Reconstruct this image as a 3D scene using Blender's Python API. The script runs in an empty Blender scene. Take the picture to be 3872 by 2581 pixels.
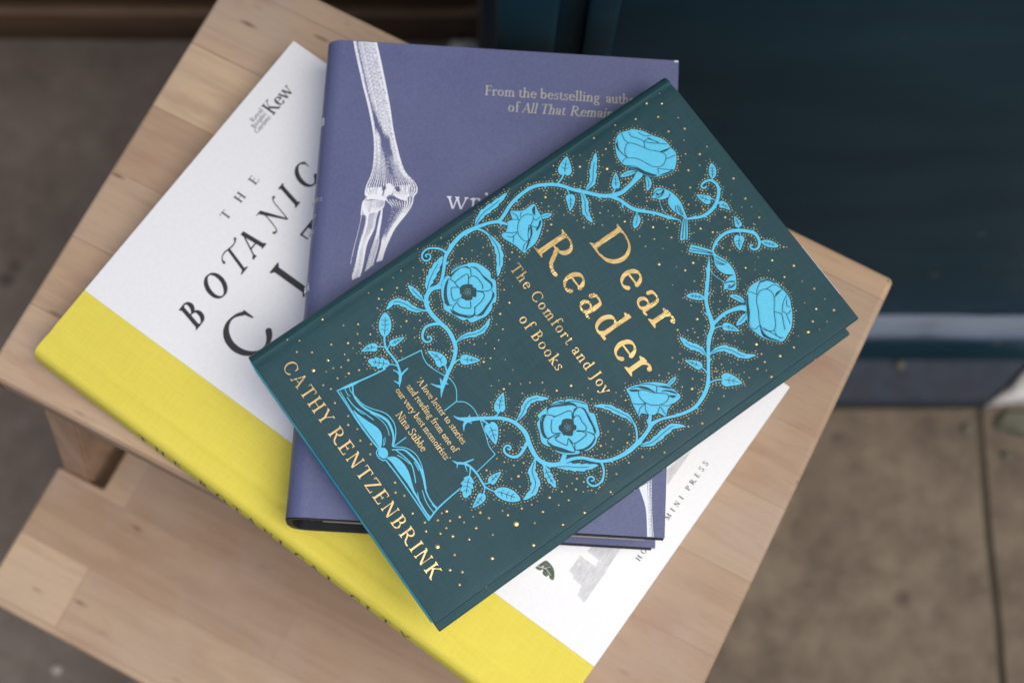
import bpy, bmesh, math, random
import numpy as np
from mathutils import Vector, Matrix
from mathutils.geometry import tessellate_polygon

scene = bpy.context.scene
C = scene.collection
rnd = random.Random(7)

# ------------------------------------------------------------------ camera, sky, sun, exposure
CAM_H = 1.38                                     # metres above the pavement
PITCH, ROLL = 75.25, 6.3                         # looking steeply down
cam_data = bpy.data.cameras.new("camera")
cam = bpy.data.objects.new("camera", cam_data); C.objects.link(cam)
cam.matrix_world = Matrix.Translation((0, 0, CAM_H)) @ Matrix.Rotation(math.radians(90 - PITCH), 4, 'X') @ Matrix.Rotation(math.radians(ROLL), 4, 'Z')
cam_data.sensor_fit = 'HORIZONTAL'; cam_data.sensor_width = 36.0
cam_data.lens = 36.0 * 6000 / 3872
cam_data.clip_start = 0.05; cam_data.clip_end = 200
cam_data.dof.use_dof = True
cam_data.dof.focus_distance = 0.670
cam_data.dof.aperture_fstop = 7.2
cam_data.dof.aperture_blades = 0
scene.camera = cam

world = bpy.data.worlds.new("World"); scene.world = world; world.use_nodes = True
wn = world.node_tree.nodes; wl = world.node_tree.links
bg = wn["Background"]
sky = wn.new("ShaderNodeTexSky"); sky.sky_type = 'NISHITA'; sky.sun_disc = False
SUN_EL, SUN_AZ = 68.0, 122.0                      # azimuth measured clockwise from +Y (the shop front)
sky.sun_elevation = math.radians(SUN_EL); sky.sun_rotation = math.radians(SUN_AZ)
sky.air_density = 1.0; sky.dust_density = 4.0; sky.ozone_density = 1.0
hs = wn.new("ShaderNodeHueSaturation"); hs.inputs["Saturation"].default_value = 0.85   # overcast: the blue is veiled
wl.new(sky.outputs[0], hs.inputs["Color"]); wl.new(hs.outputs[0], bg.inputs["Color"])
bg.inputs["Strength"].default_value = 0.085

sun_data = bpy.data.lights.new("sun", 'SUN'); sun_data.energy = 1.5; sun_data.angle = math.radians(45); sun_data.color = (1.0, 0.97, 0.93)
sun = bpy.data.objects.new("sun", sun_data); C.objects.link(sun)
sd = Vector((math.sin(math.radians(SUN_AZ)) * math.cos(math.radians(SUN_EL)), math.cos(math.radians(SUN_AZ)) * math.cos(math.radians(SUN_EL)), math.sin(math.radians(SUN_EL))))
sun.rotation_euler = sd.to_track_quat('Z', 'Y').to_euler()
sun.location = (0, 0, 3)

vs = scene.view_settings
vs.view_transform = 'Standard'; vs.look = 'None'; vs.gamma = 1.0; vs.use_curve_mapping = False
vs.exposure = 0.43
scene.cycles.max_bounces = 8

# ------------------------------------------------------------------ materials
def mat(name, color, rough=0.6, metal=0.0, spec=0.5):
    m = bpy.data.materials.new(name); m.use_nodes = True
    b = m.node_tree.nodes["Principled BSDF"]
    b.inputs["Base Color"].default_value = (*color, 1); b.inputs["Roughness"].default_value = rough
    b.inputs["Metallic"].default_value = metal; b.inputs["Specular IOR Level"].default_value = spec
    return m, m.node_tree.nodes, m.node_tree.links, b
def node(ns, t, **kw):
    n = ns.new(t)
    for k, v in kw.items():
        if k in n.inputs: n.inputs[k].default_value = v
        else: setattr(n, k, v)
    return n
def coords(ns, ls, scale=(1, 1, 1), rot=(0, 0, 0), kind="Object"):
    t = ns.new("ShaderNodeTexCoord"); mp = ns.new("ShaderNodeMapping")
    mp.inputs["Scale"].default_value = scale; mp.inputs["Rotation"].default_value = rot
    ls.new(t.outputs[kind], mp.inputs["Vector"]); return mp.outputs[0]
def ramp(ns, ls, fac, stops):
    r = ns.new("ShaderNodeValToRGB"); el = r.color_ramp.elements
    while len(el) < len(stops): el.new(0.5)
    for e, (p, c) in zip(el, stops):
        e.position = p; e.color = (*c, 1) if len(c) == 3 else c
    ls.new(fac, r.inputs[0]); return r.outputs[0]
def mix(ns, ls, fac, a, b, mode='MIX'):
    m = ns.new("ShaderNodeMix"); m.data_type = 'RGBA'; m.blend_type = mode
    for s, v in ((0, fac), (6, a), (7, b)):
        if hasattr(v, "is_linked") or hasattr(v, "links"): ls.new(v, m.inputs[s])
        elif s == 0: m.inputs[0].default_value = v
        else: m.inputs[s].default_value = (*v, 1)
    return m.outputs[2]
def math_(ns, ls, op, a, b=None):
    m = ns.new("ShaderNodeMath"); m.operation = op
    for i, v in enumerate((a, b)):
        if v is None: continue
        if isinstance(v, (int, float)): m.inputs[i].default_value = v
        else: ls.new(v, m.inputs[i])
    return m.outputs[0]
def bump(ns, ls, b, h, strength, dist):
    n = ns.new("ShaderNodeBump"); n.inputs["Strength"].default_value = strength; n.inputs["Distance"].default_value = dist
    ls.new(h, n.inputs["Height"]); ls.new(n.outputs[0], b.inputs["Normal"])
def noise(ns, ls, vec, scale, detail=3, rough=0.55):
    n = node(ns, "ShaderNodeTexNoise", Scale=scale, Detail=detail, Roughness=rough)
    ls.new(vec, n.inputs["Vector"]); return n.outputs["Fac"]

def cloth(name, color, dark, thread, rough, strength, sheen=0.0, spec=0.4):
    """book cloth: a plain weave of slubby threads (thread = spacing in metres)"""
    m, ns, ls, b = mat(name, color, rough, 0, spec)
    f = 1.0 / thread
    u = noise(ns, ls, coords(ns, ls, (f * 0.045, f, f)), 1.0, 2)
    v = noise(ns, ls, coords(ns, ls, (f, f * 0.045, f)), 1.0, 2)
    big = noise(ns, ls, coords(ns, ls), 22, 3)
    w = math_(ns, ls, 'ADD', u, v)
    vec = coords(ns, ls, (f, f, f))
    wa = node(ns, "ShaderNodeTexWave", Scale=0.318, Distortion=0.6); wa.bands_direction = 'X'; ls.new(vec, wa.inputs[0])
    wb = node(ns, "ShaderNodeTexWave", Scale=0.318, Distortion=0.6); wb.bands_direction = 'Y'; ls.new(vec, wb.inputs[0])
    weave = math_(ns, ls, 'MULTIPLY', wa.outputs["Fac"], wb.outputs["Fac"])
    h = math_(ns, ls, 'ADD', math_(ns, ls, 'MULTIPLY', w, 0.9), weave)
    hf = math_(ns, ls, 'ADD', math_(ns, ls, 'MULTIPLY', h, 0.5), math_(ns, ls, 'MULTIPLY', big, 0.25))
    col = ramp(ns, ls, hf, [(0.36, dark), (0.86, color)])
    ls.new(col, b.inputs["Base Color"]); bump(ns, ls, b, h, strength, thread * 0.5)
    ls.new(ramp(ns, ls, noise(ns, ls, coords(ns, ls, (8, 12, 8)), 1.0, 4), [(0.35, (rough - .09,) * 3), (0.65, (rough + .10,) * 3)]), b.inputs["Roughness"])
    if sheen:
        b.inputs["Sheen Weight"].default_value = sheen; b.inputs["Sheen Roughness"].default_value = 0.4
    return m
M_GREEN = cloth("green_cloth", (0.020, 0.078, 0.093), (0.005, 0.033, 0.042), 0.00060, 0.48, 0.45, 0.0, 0.45)
M_YELLOW = cloth("yellow_cloth", (0.82, 0.705, 0.115), (0.70, 0.585, 0.068), 0.00062, 0.8, 0.5, 0.0, 0.25)
M_BLACK = cloth("black_cloth", (0.017, 0.018, 0.026), (0.008, 0.008, 0.012), 0.0006, 0.6, 0.5, 0.0, 0.35)

def purple():
    m, ns, ls, b = mat("purple_jacket", (0.135, 0.143, 0.325), 0.42, 0, 0.45)
    n = noise(ns, ls, coords(ns, ls), 900, 3); n2 = noise(ns, ls, coords(ns, ls), 35, 3)
    s = math_(ns, ls, 'ADD', math_(ns, ls, 'MULTIPLY', n, 0.7), math_(ns, ls, 'MULTIPLY', n2, 0.3))
    ls.new(ramp(ns, ls, s, [(0.3, (0.088, 0.100, 0.205)), (0.7, (0.122, 0.138, 0.260))]), b.inputs["Base Color"])
    ls.new(ramp(ns, ls, noise(ns, ls, coords(ns, ls, (9, 14, 9)), 1.0, 4), [(0.35, (0.33,) * 3), (0.65, (0.52,) * 3)]), b.inputs["Roughness"])
    bump(ns, ls, b, n, 0.15, 0.0001); return m
M_PURPLE = purple()
def paper(name, col, rough=0.5):
    m, ns, ls, b = mat(name, col, rough, 0, 0.35)
    n = noise(ns, ls, coords(ns, ls), 500, 3)
    d = tuple(c * 0.965 for c in col)
    ls.new(ramp(ns, ls, n, [(0.35, d), (0.65, col)]), b.inputs["Base Color"])
    bump(ns, ls, b, n, 0.06, 0.0001); return m
M_WHITE = paper("white_board", (0.80, 0.805, 0.815), 0.5)
M_JWHITE = paper("white_ink", (0.80, 0.81, 0.86), 0.5)
M_BLACKINK = mat("black_ink", (0.022, 0.022, 0.026), 0.4)[0]
M_GREYINK = mat("grey_ink", (0.42, 0.43, 0.45), 0.5)[0]
M_LEAFINK = None
def leafink():
    m, ns, ls, b = mat("leaf_print", (0.04, 0.07, 0.05), 0.5)
    n = noise(ns, ls, coords(ns, ls), 600, 3)
    ls.new(ramp(ns, ls, n, [(0.35, (0.030, 0.055, 0.034)), (0.7, (0.115, 0.165, 0.105))]), b.inputs["Base Color"]); return m
M_LEAFINK = leafink()
def blue_foil():
    m, ns, ls, b = mat("blue_foil", (0.115, 0.515, 0.80), 0.45, 0, 0.5)
    n = noise(ns, ls, coords(ns, ls), 1500, 2)
    ls.new(ramp(ns, ls, n, [(0.3, (0.085, 0.50, 0.72)), (0.7, (0.125, 0.585, 0.81))]), b.inputs["Base Color"])
    bump(ns, ls, b, n, 0.12, 0.0001); return m
M_BLUE = blue_foil()
def gold(name, col, rough, bs):
    m, ns, ls, b = mat(name, col, rough, 1.0)
    u = noise(ns, ls, coords(ns, ls, (180, 2400, 1000)), 1.0, 2); v = noise(ns, ls, coords(ns, ls, (2400, 180, 1000)), 1.0, 2)
    w = noise(ns, ls, coords(ns, ls), 190, 2)
    ls.new(ramp(ns, ls, noise(ns, ls, coords(ns, ls), 60, 2), [(0.35, (rough * .7,) * 3), (0.65, (rough * 1.25,) * 3)]), b.inputs["Roughness"])
    bump(ns, ls, b, math_(ns, ls, 'ADD', math_(ns, ls, 'ADD', u, v), math_(ns, ls, 'MULTIPLY', w, 0.75 if rough < .35 else 0.5)), bs, 0.00028); return m
M_GOLD = gold("gold_foil", (0.70, 0.50, 0.21), 0.30, 0.50)
M_GOLDFINE = gold("gold_foil_fine", (0.80, 0.58, 0.27), 0.38, 0.28)
M_PALEGOLD = mat("pale_gold_foil", (0.50, 0.47, 0.40), 0.35, 0.35)[0]
M_BLUEPAGES = paper("blue_page_edges", (0.02, 0.46, 0.66), 0.6)
M_PAGES = paper("cream_pages", (0.70, 0.66, 0.58), 0.8)
M_HEADBAND = mat("blue_headband", (0.01, 0.02, 0.16), 0.7)[0]
M_EDGEWHITE = mat("pale_edge_paper", (0.66, 0.68, 0.74), 0.7)[0]
M_EDGEPURPLE = mat("jacket_cut_edge", (0.26, 0.27, 0.40), 0.7)[0]

def wood(name, shift=(0, 0, 0), tint=1.0):
    """laminated hardwood staves running along local X, sanded and a little greyed"""
    m, ns, ls, b = mat(name, (0.5, 0.36, 0.25), 0.55, 0, 0.3)
    t = ns.new("ShaderNodeTexCoord"); mp = ns.new("ShaderNodeMapping"); mp.inputs["Location"].default_value = shift
    ls.new(t.outputs["Object"], mp.inputs["Vector"]); P = mp.outputs[0]
    br = node(ns, "ShaderNodeTexBrick", Scale=1.0)
    br.offset = 0.41; br.offset_frequency = 2; br.squash = 1.0
    for k, v in {"Brick Width": 0.29, "Row Height": 0.0385, "Mortar Size": 0.0005, "Mortar Smooth": 0.4, "Bias": 0.0}.items(): br.inputs[k].default_value = v
    br.inputs["Color1"].default_value = (0, 0, 0, 1); br.inputs["Color2"].default_value = (1, 1, 1, 1); br.inputs["Mortar"].default_value = (0, 0, 0, 1)
    ls.new(P, br.inputs["Vector"])
    stave = ramp(ns, ls, br.outputs["Color"], [(0.0, (0.325, 0.215, 0.142)), (0.35, (0.485, 0.345, 0.226)), (0.7, (0.395, 0.283, 0.195)), (1.0, (0.535, 0.388, 0.252))])
    # each stave gets its own slice of grain
    sep = ns.new("ShaderNodeSeparateXYZ"); ls.new(P, sep.inputs[0])
    comb = ns.new("ShaderNodeCombineXYZ")
    ls.new(math_(ns, ls, 'MULTIPLY', sep.outputs[0], 9.0), comb.inputs[0]); ls.new(math_(ns, ls, 'MULTIPLY', sep.outputs[1], 150.0), comb.inputs[1])
    ls.new(math_(ns, ls, 'ADD', math_(ns, ls, 'MULTIPLY', br.outputs["Color"], 31.0), math_(ns, ls, 'MULTIPLY', sep.outputs[2], 60.0)), comb.inputs[2])
    g = node(ns, "ShaderNodeTexNoise", Scale=1.0, Detail=5, Roughness=0.62, Distortion=0.9); ls.new(comb.outputs[0], g.inputs["Vector"])
    col = mix(ns, ls, 1.0, stave, ramp(ns, ls, g.outputs["Fac"], [(0.30, (0.86, 0.845, 0.835)), (0.52, (1, 1, 1)), (0.75, (1.05, 1.05, 1.03))]), 'MULTIPLY')
    po = node(ns, "ShaderNodeTexNoise", Scale=1.0, Detail=2, Roughness=0.5); ls.new(coords(ns, ls, (70, 1300, 300)), po.inputs["Vector"])
    col = mix(ns, ls, 1.0, col, ramp(ns, ls, po.outputs["Fac"], [(0.28, (0.88, 0.86, 0.84)), (0.42, (1, 1, 1)), (0.62, (1, 1, 1)), (0.80, (1.10, 1.09, 1.07))]), 'MULTIPLY')
    # grey weathering and pinkish heartwood in soft clouds
    c1 = noise(ns, ls, P, 17, 4)
    col = mix(ns, ls, ramp(ns, ls, c1, [(0.45, (0, 0, 0)), (0.68, (0.55, 0.55, 0.55))]), col, (0.40, 0.312, 0.25))
    c2 = noise(ns, ls, coords(ns, ls, (14, 45, 14)), 1.0, 4)
    col = mix(ns, ls, ramp(ns, ls, c2, [(0.54, (0, 0, 0)), (0.74, (0.62, 0.62, 0.62))]), col, (0.30, 0.178, 0.125))
    # short dark flecks and knots
    vo = node(ns, "ShaderNodeTexVoronoi", Scale=1.0); ls.new(coords(ns, ls, (26, 95, 40)), vo.inputs["Vector"])
    fl = ramp(ns, ls, vo.outputs["Distance"], [(0.04, (1, 1, 1)), (0.15, (0, 0, 0))])
    fm = ramp(ns, ls, noise(ns, ls, P, 30, 2), [(0.47, (0, 0, 0)), (0.57, (0.8, 0.8, 0.8))])
    col = mix(ns, ls, mix(ns, ls, 1.0, fl, fm, 'MULTIPLY'), col, (0.16, 0.09, 0.06))
    if tint != 1.0: col = mix(ns, ls, 1.0, col, (tint,) * 3, 'MULTIPLY')
    ls.new(col, b.inputs["Base Color"])
    bump(ns, ls, b, g.outputs["Fac"], 0.12, 0.0006); return m
M_WOOD = wood("stool_wood"); M_WOODSTEP = wood("stool_wood_step", (0.13, 0.02, 0.3)); 
def legwood():
    m, ns, ls, b = mat("stool_leg_wood", (0.44, 0.29, 0.19), 0.55, 0, 0.3)
    g = node(ns, "ShaderNodeTexNoise", Scale=1.0, Detail=5, Roughness=0.6, Distortion=0.5); ls.new(coords(ns, ls, (120, 120, 8)), g.inputs["Vector"])
    ls.new(ramp(ns, ls, g.outputs["Fac"], [(0.3, (0.34, 0.21, 0.135)), (0.55, (0.46, 0.305, 0.20)), (0.8, (0.52, 0.36, 0.245))]), b.inputs["Base Color"]); return m
M_LEG = legwood()

def stone(name, stops, speck=(0.35, 0.33, 0.30), sscale=26, rough=0.85):
    m, ns, ls, b = mat(name, stops[1][1], rough, 0, 0.25)
    P = coords(ns, ls)
    n = noise(ns, ls, P, 9, 6, 0.65); n2 = noise(ns, ls, P, 48, 5, 0.6)
    s = math_(ns, ls, 'ADD', math_(ns, ls, 'MULTIPLY', n, 0.62), math_(ns, ls, 'MULTIPLY', n2, 0.38))
    col = ramp(ns, ls, s, stops)
    vo = node(ns, "ShaderNodeTexVoronoi", Scale=sscale); ls.new(P, vo.inputs["Vector"])
    dk = ramp(ns, ls, vo.outputs["Distance"], [(0.10, (1, 1, 1)), (0.26, (0, 0, 0))])
    msk = ramp(ns, ls, noise(ns, ls, P, 14, 2), [(0.49, (0, 0, 0)), (0.58, (0.75, 0.75, 0.75))])
    col = mix(ns, ls, mix(ns, ls, 1.0, dk, msk, 'MULTIPLY'), col, tuple(c * 0.35 for c in stops[1][1]))
    vo2 = node(ns, "ShaderNodeTexVoronoi", Scale=sscale * 0.62); ls.new(coords(ns, ls, (1, 1, 1), (0.3, 0.2, 0.7)), vo2.inputs["Vector"])
    lt = ramp(ns, ls, vo2.outputs["Distance"], [(0.06, (1, 1, 1)), (0.12, (0, 0, 0))])
    msk2 = ramp(ns, ls, noise(ns, ls, P, 11, 1), [(0.56, (0, 0, 0)), (0.62, (0.7, 0.7, 0.7))])
    col = mix(ns, ls, mix(ns, ls, 1.0, lt, msk2, 'MULTIPLY'), col, speck)
    ls.new(col, b.inputs["Base Color"]); bump(ns, ls, b, s, 0.5, 0.004); return m
M_PAVE = stone("york_stone", [(0.34, (0.082, 0.064, 0.046)), (0.5, (0.150, 0.118, 0.086)), (0.66, (0.215, 0.172, 0.122))])
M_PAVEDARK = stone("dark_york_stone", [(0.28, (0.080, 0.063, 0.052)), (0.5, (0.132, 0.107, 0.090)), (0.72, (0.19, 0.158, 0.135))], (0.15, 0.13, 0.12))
M_STEP = stone("painted_step", [(0.28, (0.026, 0.024, 0.024)), (0.5, (0.036, 0.045, 0.060)), (0.72, (0.056, 0.063, 0.075))], (0.30, 0.29, 0.28), 16)
M_BED = mat("joint_soil", (0.075, 0.064, 0.042), 0.95)[0]
M_PALE = stone("pale_stone", [(0.28, (0.42, 0.40, 0.38)), (0.5, (0.55, 0.53, 0.51)), (0.72, (0.64, 0.62, 0.60))])
M_MOSS = stone("mossy_stone", [(0.28, (0.07, 0.065, 0.05)), (0.5, (0.12, 0.115, 0.088)), (0.72, (0.20, 0.185, 0.15))])
M_PALE2 = stone("grey_stone", [(0.28, (0.26, 0.24, 0.22)), (0.5, (0.34, 0.32, 0.29)), (0.72, (0.42, 0.39, 0.36))])
def navy():
    m, ns, ls, b = mat("navy_paint", (0.006, 0.022, 0.036), 0.5, 0, 0.18)
    P = coords(ns, ls)
    n = noise(ns, ls, coords(ns, ls, (3, 3, 9)), 2.2, 4)
    col = ramp(ns, ls, n, [(0.3, (0.004, 0.034, 0.056)), (0.7, (0.013, 0.055, 0.080))])
    vo = node(ns, "ShaderNodeTexVoronoi", Scale=20.0); ls.new(P, vo.inputs["Vector"])
    sp = ramp(ns, ls, vo.outputs["Distance"], [(0.045, (1, 1, 1)), (0.075, (0, 0, 0))])
    mk = ramp(ns, ls, noise(ns, ls, P, 23, 1), [(0.46, (0, 0, 0)), (0.56, (0.9, 0.9, 0.9))])
    col = mix(ns, ls, mix(ns, ls, 1.0, sp, mk, 'MULTIPLY'), col, (0.20, 0.19, 0.19))
    ls.new(col, b.inputs["Base Color"])
    bump(ns, ls, b, noise(ns, ls, coords(ns, ls, (60, 60, 8)), 1.0, 3), 0.1, 0.002); return m
M_NAVY = navy()
M_LEDGE = None
def ledgemat():
    m, ns, ls, b = mat("skylit_blue_sill", (0.12, 0.155, 0.225), 0.5)  # paler than the panel: sky light caught by the ledge, put into its colour
    n = noise(ns, ls, coords(ns, ls, (14, 60, 60)), 1.0, 4)
    ls.new(ramp(ns, ls, n, [(0.28, (0.025, 0.05, 0.08)), (0.38, (0.055, 0.085, 0.135)), (0.7, (0.072, 0.104, 0.16))]), b.inputs["Base Color"]); return m
M_LEDGE = ledgemat()
def brown():
    m, ns, ls, b = mat("brown_boards", (0.035, 0.018, 0.009), 0.6)
    n = noise(ns, ls, coords(ns, ls, (3, 3, 26)), 1.0, 4)
    ls.new(ramp(ns, ls, n, [(0.3, (0.048, 0.025, 0.013)), (0.7, (0.12, 0.068, 0.034))]), b.inputs["Base Color"]); return m
M_BROWN = brown()

# ------------------------------------------------------------------ object helpers
MM = 0.001
def tag(o, label, cat, group=None):
    o["label"] = label; o["category"] = cat
    if group: o["group"] = group
    return o
def empty(name, loc, rot=0.0):
    o = bpy.data.objects.new(name, None); C.objects.link(o); o.empty_display_size = 0.02
    o.location = loc; o.rotation_euler = (0, 0, math.radians(rot)); return o
def link_mesh(name, me, m, parent=None):
    o = bpy.data.objects.new(name, me); C.objects.link(o)
    me.materials.append(m)
    if parent: o.parent = parent
    return o
def from_bm(name, bm, m, parent=None, smooth=None):
    me = bpy.data.meshes.new(name)
    if smooth is not None:
        for f in bm.faces: f.smooth = True
        for e in bm.edges:
            if len(e.link_faces) == 2 and e.calc_face_angle(0) > math.radians(smooth): e.smooth = False
    bm.to_mesh(me); bm.free()
    return link_mesh(name, me, m, parent)
def bm_box(x0, y0, z0, x1, y1, z1, bev=0.0, seg=2):
    bm = bmesh.new(); bmesh.ops.create_cube(bm, size=1)
    for v in bm.verts:
        v.co = Vector(((x0 + x1) / 2 + v.co.x * (x1 - x0), (y0 + y1) / 2 + v.co.y * (y1 - y0), (z0 + z1) / 2 + v.co.z * (z1 - z0)))
    if bev: bmesh.ops.bevel(bm, geom=list(bm.edges), offset=bev, segments=seg, affect='EDGES', profile=0.5)
    return bm
def bm_prism(pts, z0, z1, bev=0.0, seg=2):
    bm = bmesh.new()
    f = bm.faces.new([bm.verts.new((x, y, z0)) for x, y in pts])
    f.normal_update()
    if f.normal.z < 0: f.normal_flip()
    r = bmesh.ops.extrude_face_region(bm, geom=[f])
    for v in [g for g in r["geom"] if isinstance(g, bmesh.types.BMVert)]: v.co.z = z1
    bmesh.ops.recalc_face_normals(bm, faces=bm.faces)
    if bev: bmesh.ops.bevel(bm, geom=list(bm.edges), offset=bev, segments=seg, affect='EDGES', profile=0.5)
    return bm
def bm_profile(prof, y0, y1, ny=1, bev=0.0):
    """closed profile of (x, z) swept along Y, caps closed"""
    bm = bmesh.new(); rings = []
    for j in range(ny + 1):
        y = y0 + (y1 - y0) * j / ny
        rings.append([bm.verts.new((x, y, z)) for x, z in prof])
    n = len(prof)
    for a, b in zip(rings, rings[1:]):
        for i in range(n): bm.faces.new((a[i], a[(i + 1) % n], b[(i + 1) % n], b[i]))
    c0 = bm.faces.new(rings[0]); c1 = bm.faces.new(rings[-1])
    bmesh.ops.recalc_face_normals(bm, faces=bm.faces)
    if bev:
        ed = list({e for f in (c0, c1) for e in f.edges})
        bmesh.ops.bevel(bm, geom=ed, offset=bev, segments=2, affect='EDGES', profile=0.5)
    return bm
def arc(cx, cz, r, a0, a1, n=8):
    return [(cx + r * math.cos(math.radians(a0 + (a1 - a0) * i / n)), cz + r * math.sin(math.radians(a0 + (a1 - a0) * i / n))) for i in range(n + 1)]
def scale_mm(bm):
    for v in bm.verts: v.co *= MM
    return bm

# ------------------------------------------------------------------ flat artwork: signed distance field -> contours -> thin raised mesh
def crv(pts, n=6, closed=False):
    """Catmull-Rom through points of any width"""
    P = [np.array(p, float) for p in pts]
    if len(P) < 3: return [tuple(p) for p in P]
    Q = [P[-1]] + P + [P[0], P[1]] if closed else [2 * P[0] - P[1]] + P + [2 * P[-1] - P[-2]]
    out = []
    for i in range(1, len(Q) - 2):
        a, b, c, d = Q[i - 1], Q[i], Q[i + 1], Q[i + 2]
        for k in range(n):
            t = k / n
            out.append(tuple(0.5 * ((2 * b) + (c - a) * t + (2 * a - 5 * b + 4 * c - d) * t * t + (3 * b - a - 3 * c + d) * t ** 3)))
    if not closed: out.append(tuple(P[-1]))
    return out
class Field:
    def __init__(s, x0, y0, x1, y1, res, margin=0.4):
        s.x0, s.y0, s.res, s.margin = x0, y0, res, margin
        s.w = int((x1 - x0) / res) + 2; s.h = int((y1 - y0) / res) + 2
        s.F = np.full((s.h, s.w), -9.0, np.float32)
    def win(s, xa, ya, xb, yb):
        i0 = max(0, int((xa - s.x0) / s.res)); i1 = min(s.w, int((xb - s.x0) / s.res) + 2)
        j0 = max(0, int((ya - s.y0) / s.res)); j1 = min(s.h, int((yb - s.y0) / s.res) + 2)
        if i1 <= i0 or j1 <= j0: return None
        X, Y = np.meshgrid(s.x0 + np.arange(i0, i1) * s.res, s.y0 + np.arange(j0, j1) * s.res)
        return (slice(j0, j1), slice(i0, i1)), X, Y
    def put(s, sl, d, cut):
        if cut: s.F[sl] = np.minimum(s.F[sl], -d)
        else: s.F[sl] = np.maximum(s.F[sl], d)
    def stroke(s, pts, cut=False, butt=False):
        m = s.margin
        for (ax, ay, ra), (bx, by, rb) in zip(pts, pts[1:]):
            r = max(ra, rb) + m
            g = s.win(min(ax, bx) - r, min(ay, by) - r, max(ax, bx) + r, max(ay, by) + r)
            if g is None: continue
            sl, X, Y = g; dx, dy = bx - ax, by - ay; L2 = dx * dx + dy * dy + 1e-12
            t = np.clip(((X - ax) * dx + (Y - ay) * dy) / L2, 0, 1)
            d = (ra + (rb - ra) * t) - np.hypot(X - ax - t * dx, Y - ay - t * dy)
            s.put(sl, d.astype(np.float32), cut)
    def poly(s, pts, cut=False):
        m = s.margin; xs = [p[0] for p in pts]; ys = [p[1] for p in pts]
        g = s.win(min(xs) - m, min(ys) - m, max(xs) + m, max(ys) + m)
        if g is None: return
        sl, X, Y = g; D = np.full(X.shape, 1e9); ins = np.zeros(X.shape, bool); n = len(pts)
        for i in range(n):
            ax, ay = pts[i][:2]; bx, by = pts[(i + 1) % n][:2]; dx, dy = bx - ax, by - ay
            t = np.clip(((X - ax) * dx + (Y - ay) * dy) / (dx * dx + dy * dy + 1e-12), 0, 1)
            D = np.minimum(D, (X - ax - t * dx) ** 2 + (Y - ay - t * dy) ** 2)
            if ay != by:
                c = ((ay > Y) != (by > Y)) & (X < dx * (Y - ay) / (by - ay) + ax); ins ^= c
        D = np.sqrt(D); s.put(sl, np.where(ins, D, -D).astype(np.float32), cut)
    def sample(s, x, y):
        i = int((x - s.x0) / s.res); j = int((y - s.y0) / s.res)
        return float(s.F[j, i]) if 0 <= i < s.w and 0 <= j < s.h else -9.0
TAB = {1: [(0, 3)], 2: [(1, 0)], 4: [(2, 1)], 8: [(3, 2)], 3: [(1, 3)], 6: [(2, 0)], 12: [(3, 1)], 9: [(0, 2)], 5: [(0, 3), (2, 1)], 10: [(1, 0), (3, 2)], 7: [(2, 3)], 11: [(1, 2)], 13: [(0, 1)], 14: [(3, 0)]}
def contours(fld, level=0.0, tol=None, raw=False):
    F = fld.F - level; F[0, :] = -1; F[-1, :] = -1; F[:, 0] = -1; F[:, -1] = -1
    F = np.where(F == 0, 1e-6, F); b = (F > 0).astype(np.int32); w = fld.w
    c = b[:-1, :-1] + 2 * b[:-1, 1:] + 4 * b[1:, 1:] + 8 * b[1:, :-1]
    js, is_ = np.nonzero((c > 0) & (c < 15)); cs = c[js, is_]; nx = {}
    OFF = fld.w * fld.h
    for j, i, k in zip(js.tolist(), is_.tolist(), cs.tolist()):
        e = (j * w + i, OFF + j * w + i + 1, (j + 1) * w + i, OFF + j * w + i)
        for a, d in TAB[k]: nx[e[a]] = e[d]
    def pos(e):
        if e < OFF:
            j, i = divmod(e, w); a, d = F[j, i], F[j, i + 1]; return (fld.x0 + (i + a / (a - d)) * fld.res, fld.y0 + j * fld.res)
        j, i = divmod(e - OFF, w); a, d = F[j, i], F[j + 1, i]; return (fld.x0 + i * fld.res, fld.y0 + (j + a / (a - d)) * fld.res)
    loops = []
    while nx:
        s0, e = nx.popitem(); lp = [s0]
        while e != s0 and e in nx: lp.append(e); e = nx.pop(e)
        P = [pos(q) for q in lp]
        if len(P) < 6: continue
        loops.append(P)
    if raw: return loops
    tol = tol or fld.res * 0.22; out = []
    for P in loops:
        keep = [0]; i = 0; n = len(P)
        while i < n - 1:
            j = min(i + 2, n - 1); best = i + 1
            while j < n and j - i <= 14:
                ax, ay = P[i]; dx, dy = P[j][0] - ax, P[j][1] - ay; L = math.hypot(dx, dy) or 1e-9
                if all(abs((P[k][0] - ax) * dy - (P[k][1] - ay) * dx) / L < tol for k in range(i + 1, j)): best = j; j += 1
                else: break
            i = best; keep.append(i)
        Q = [P[k] for k in keep]
        if len(Q) >= 3: out.append(Q)
    return out
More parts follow.
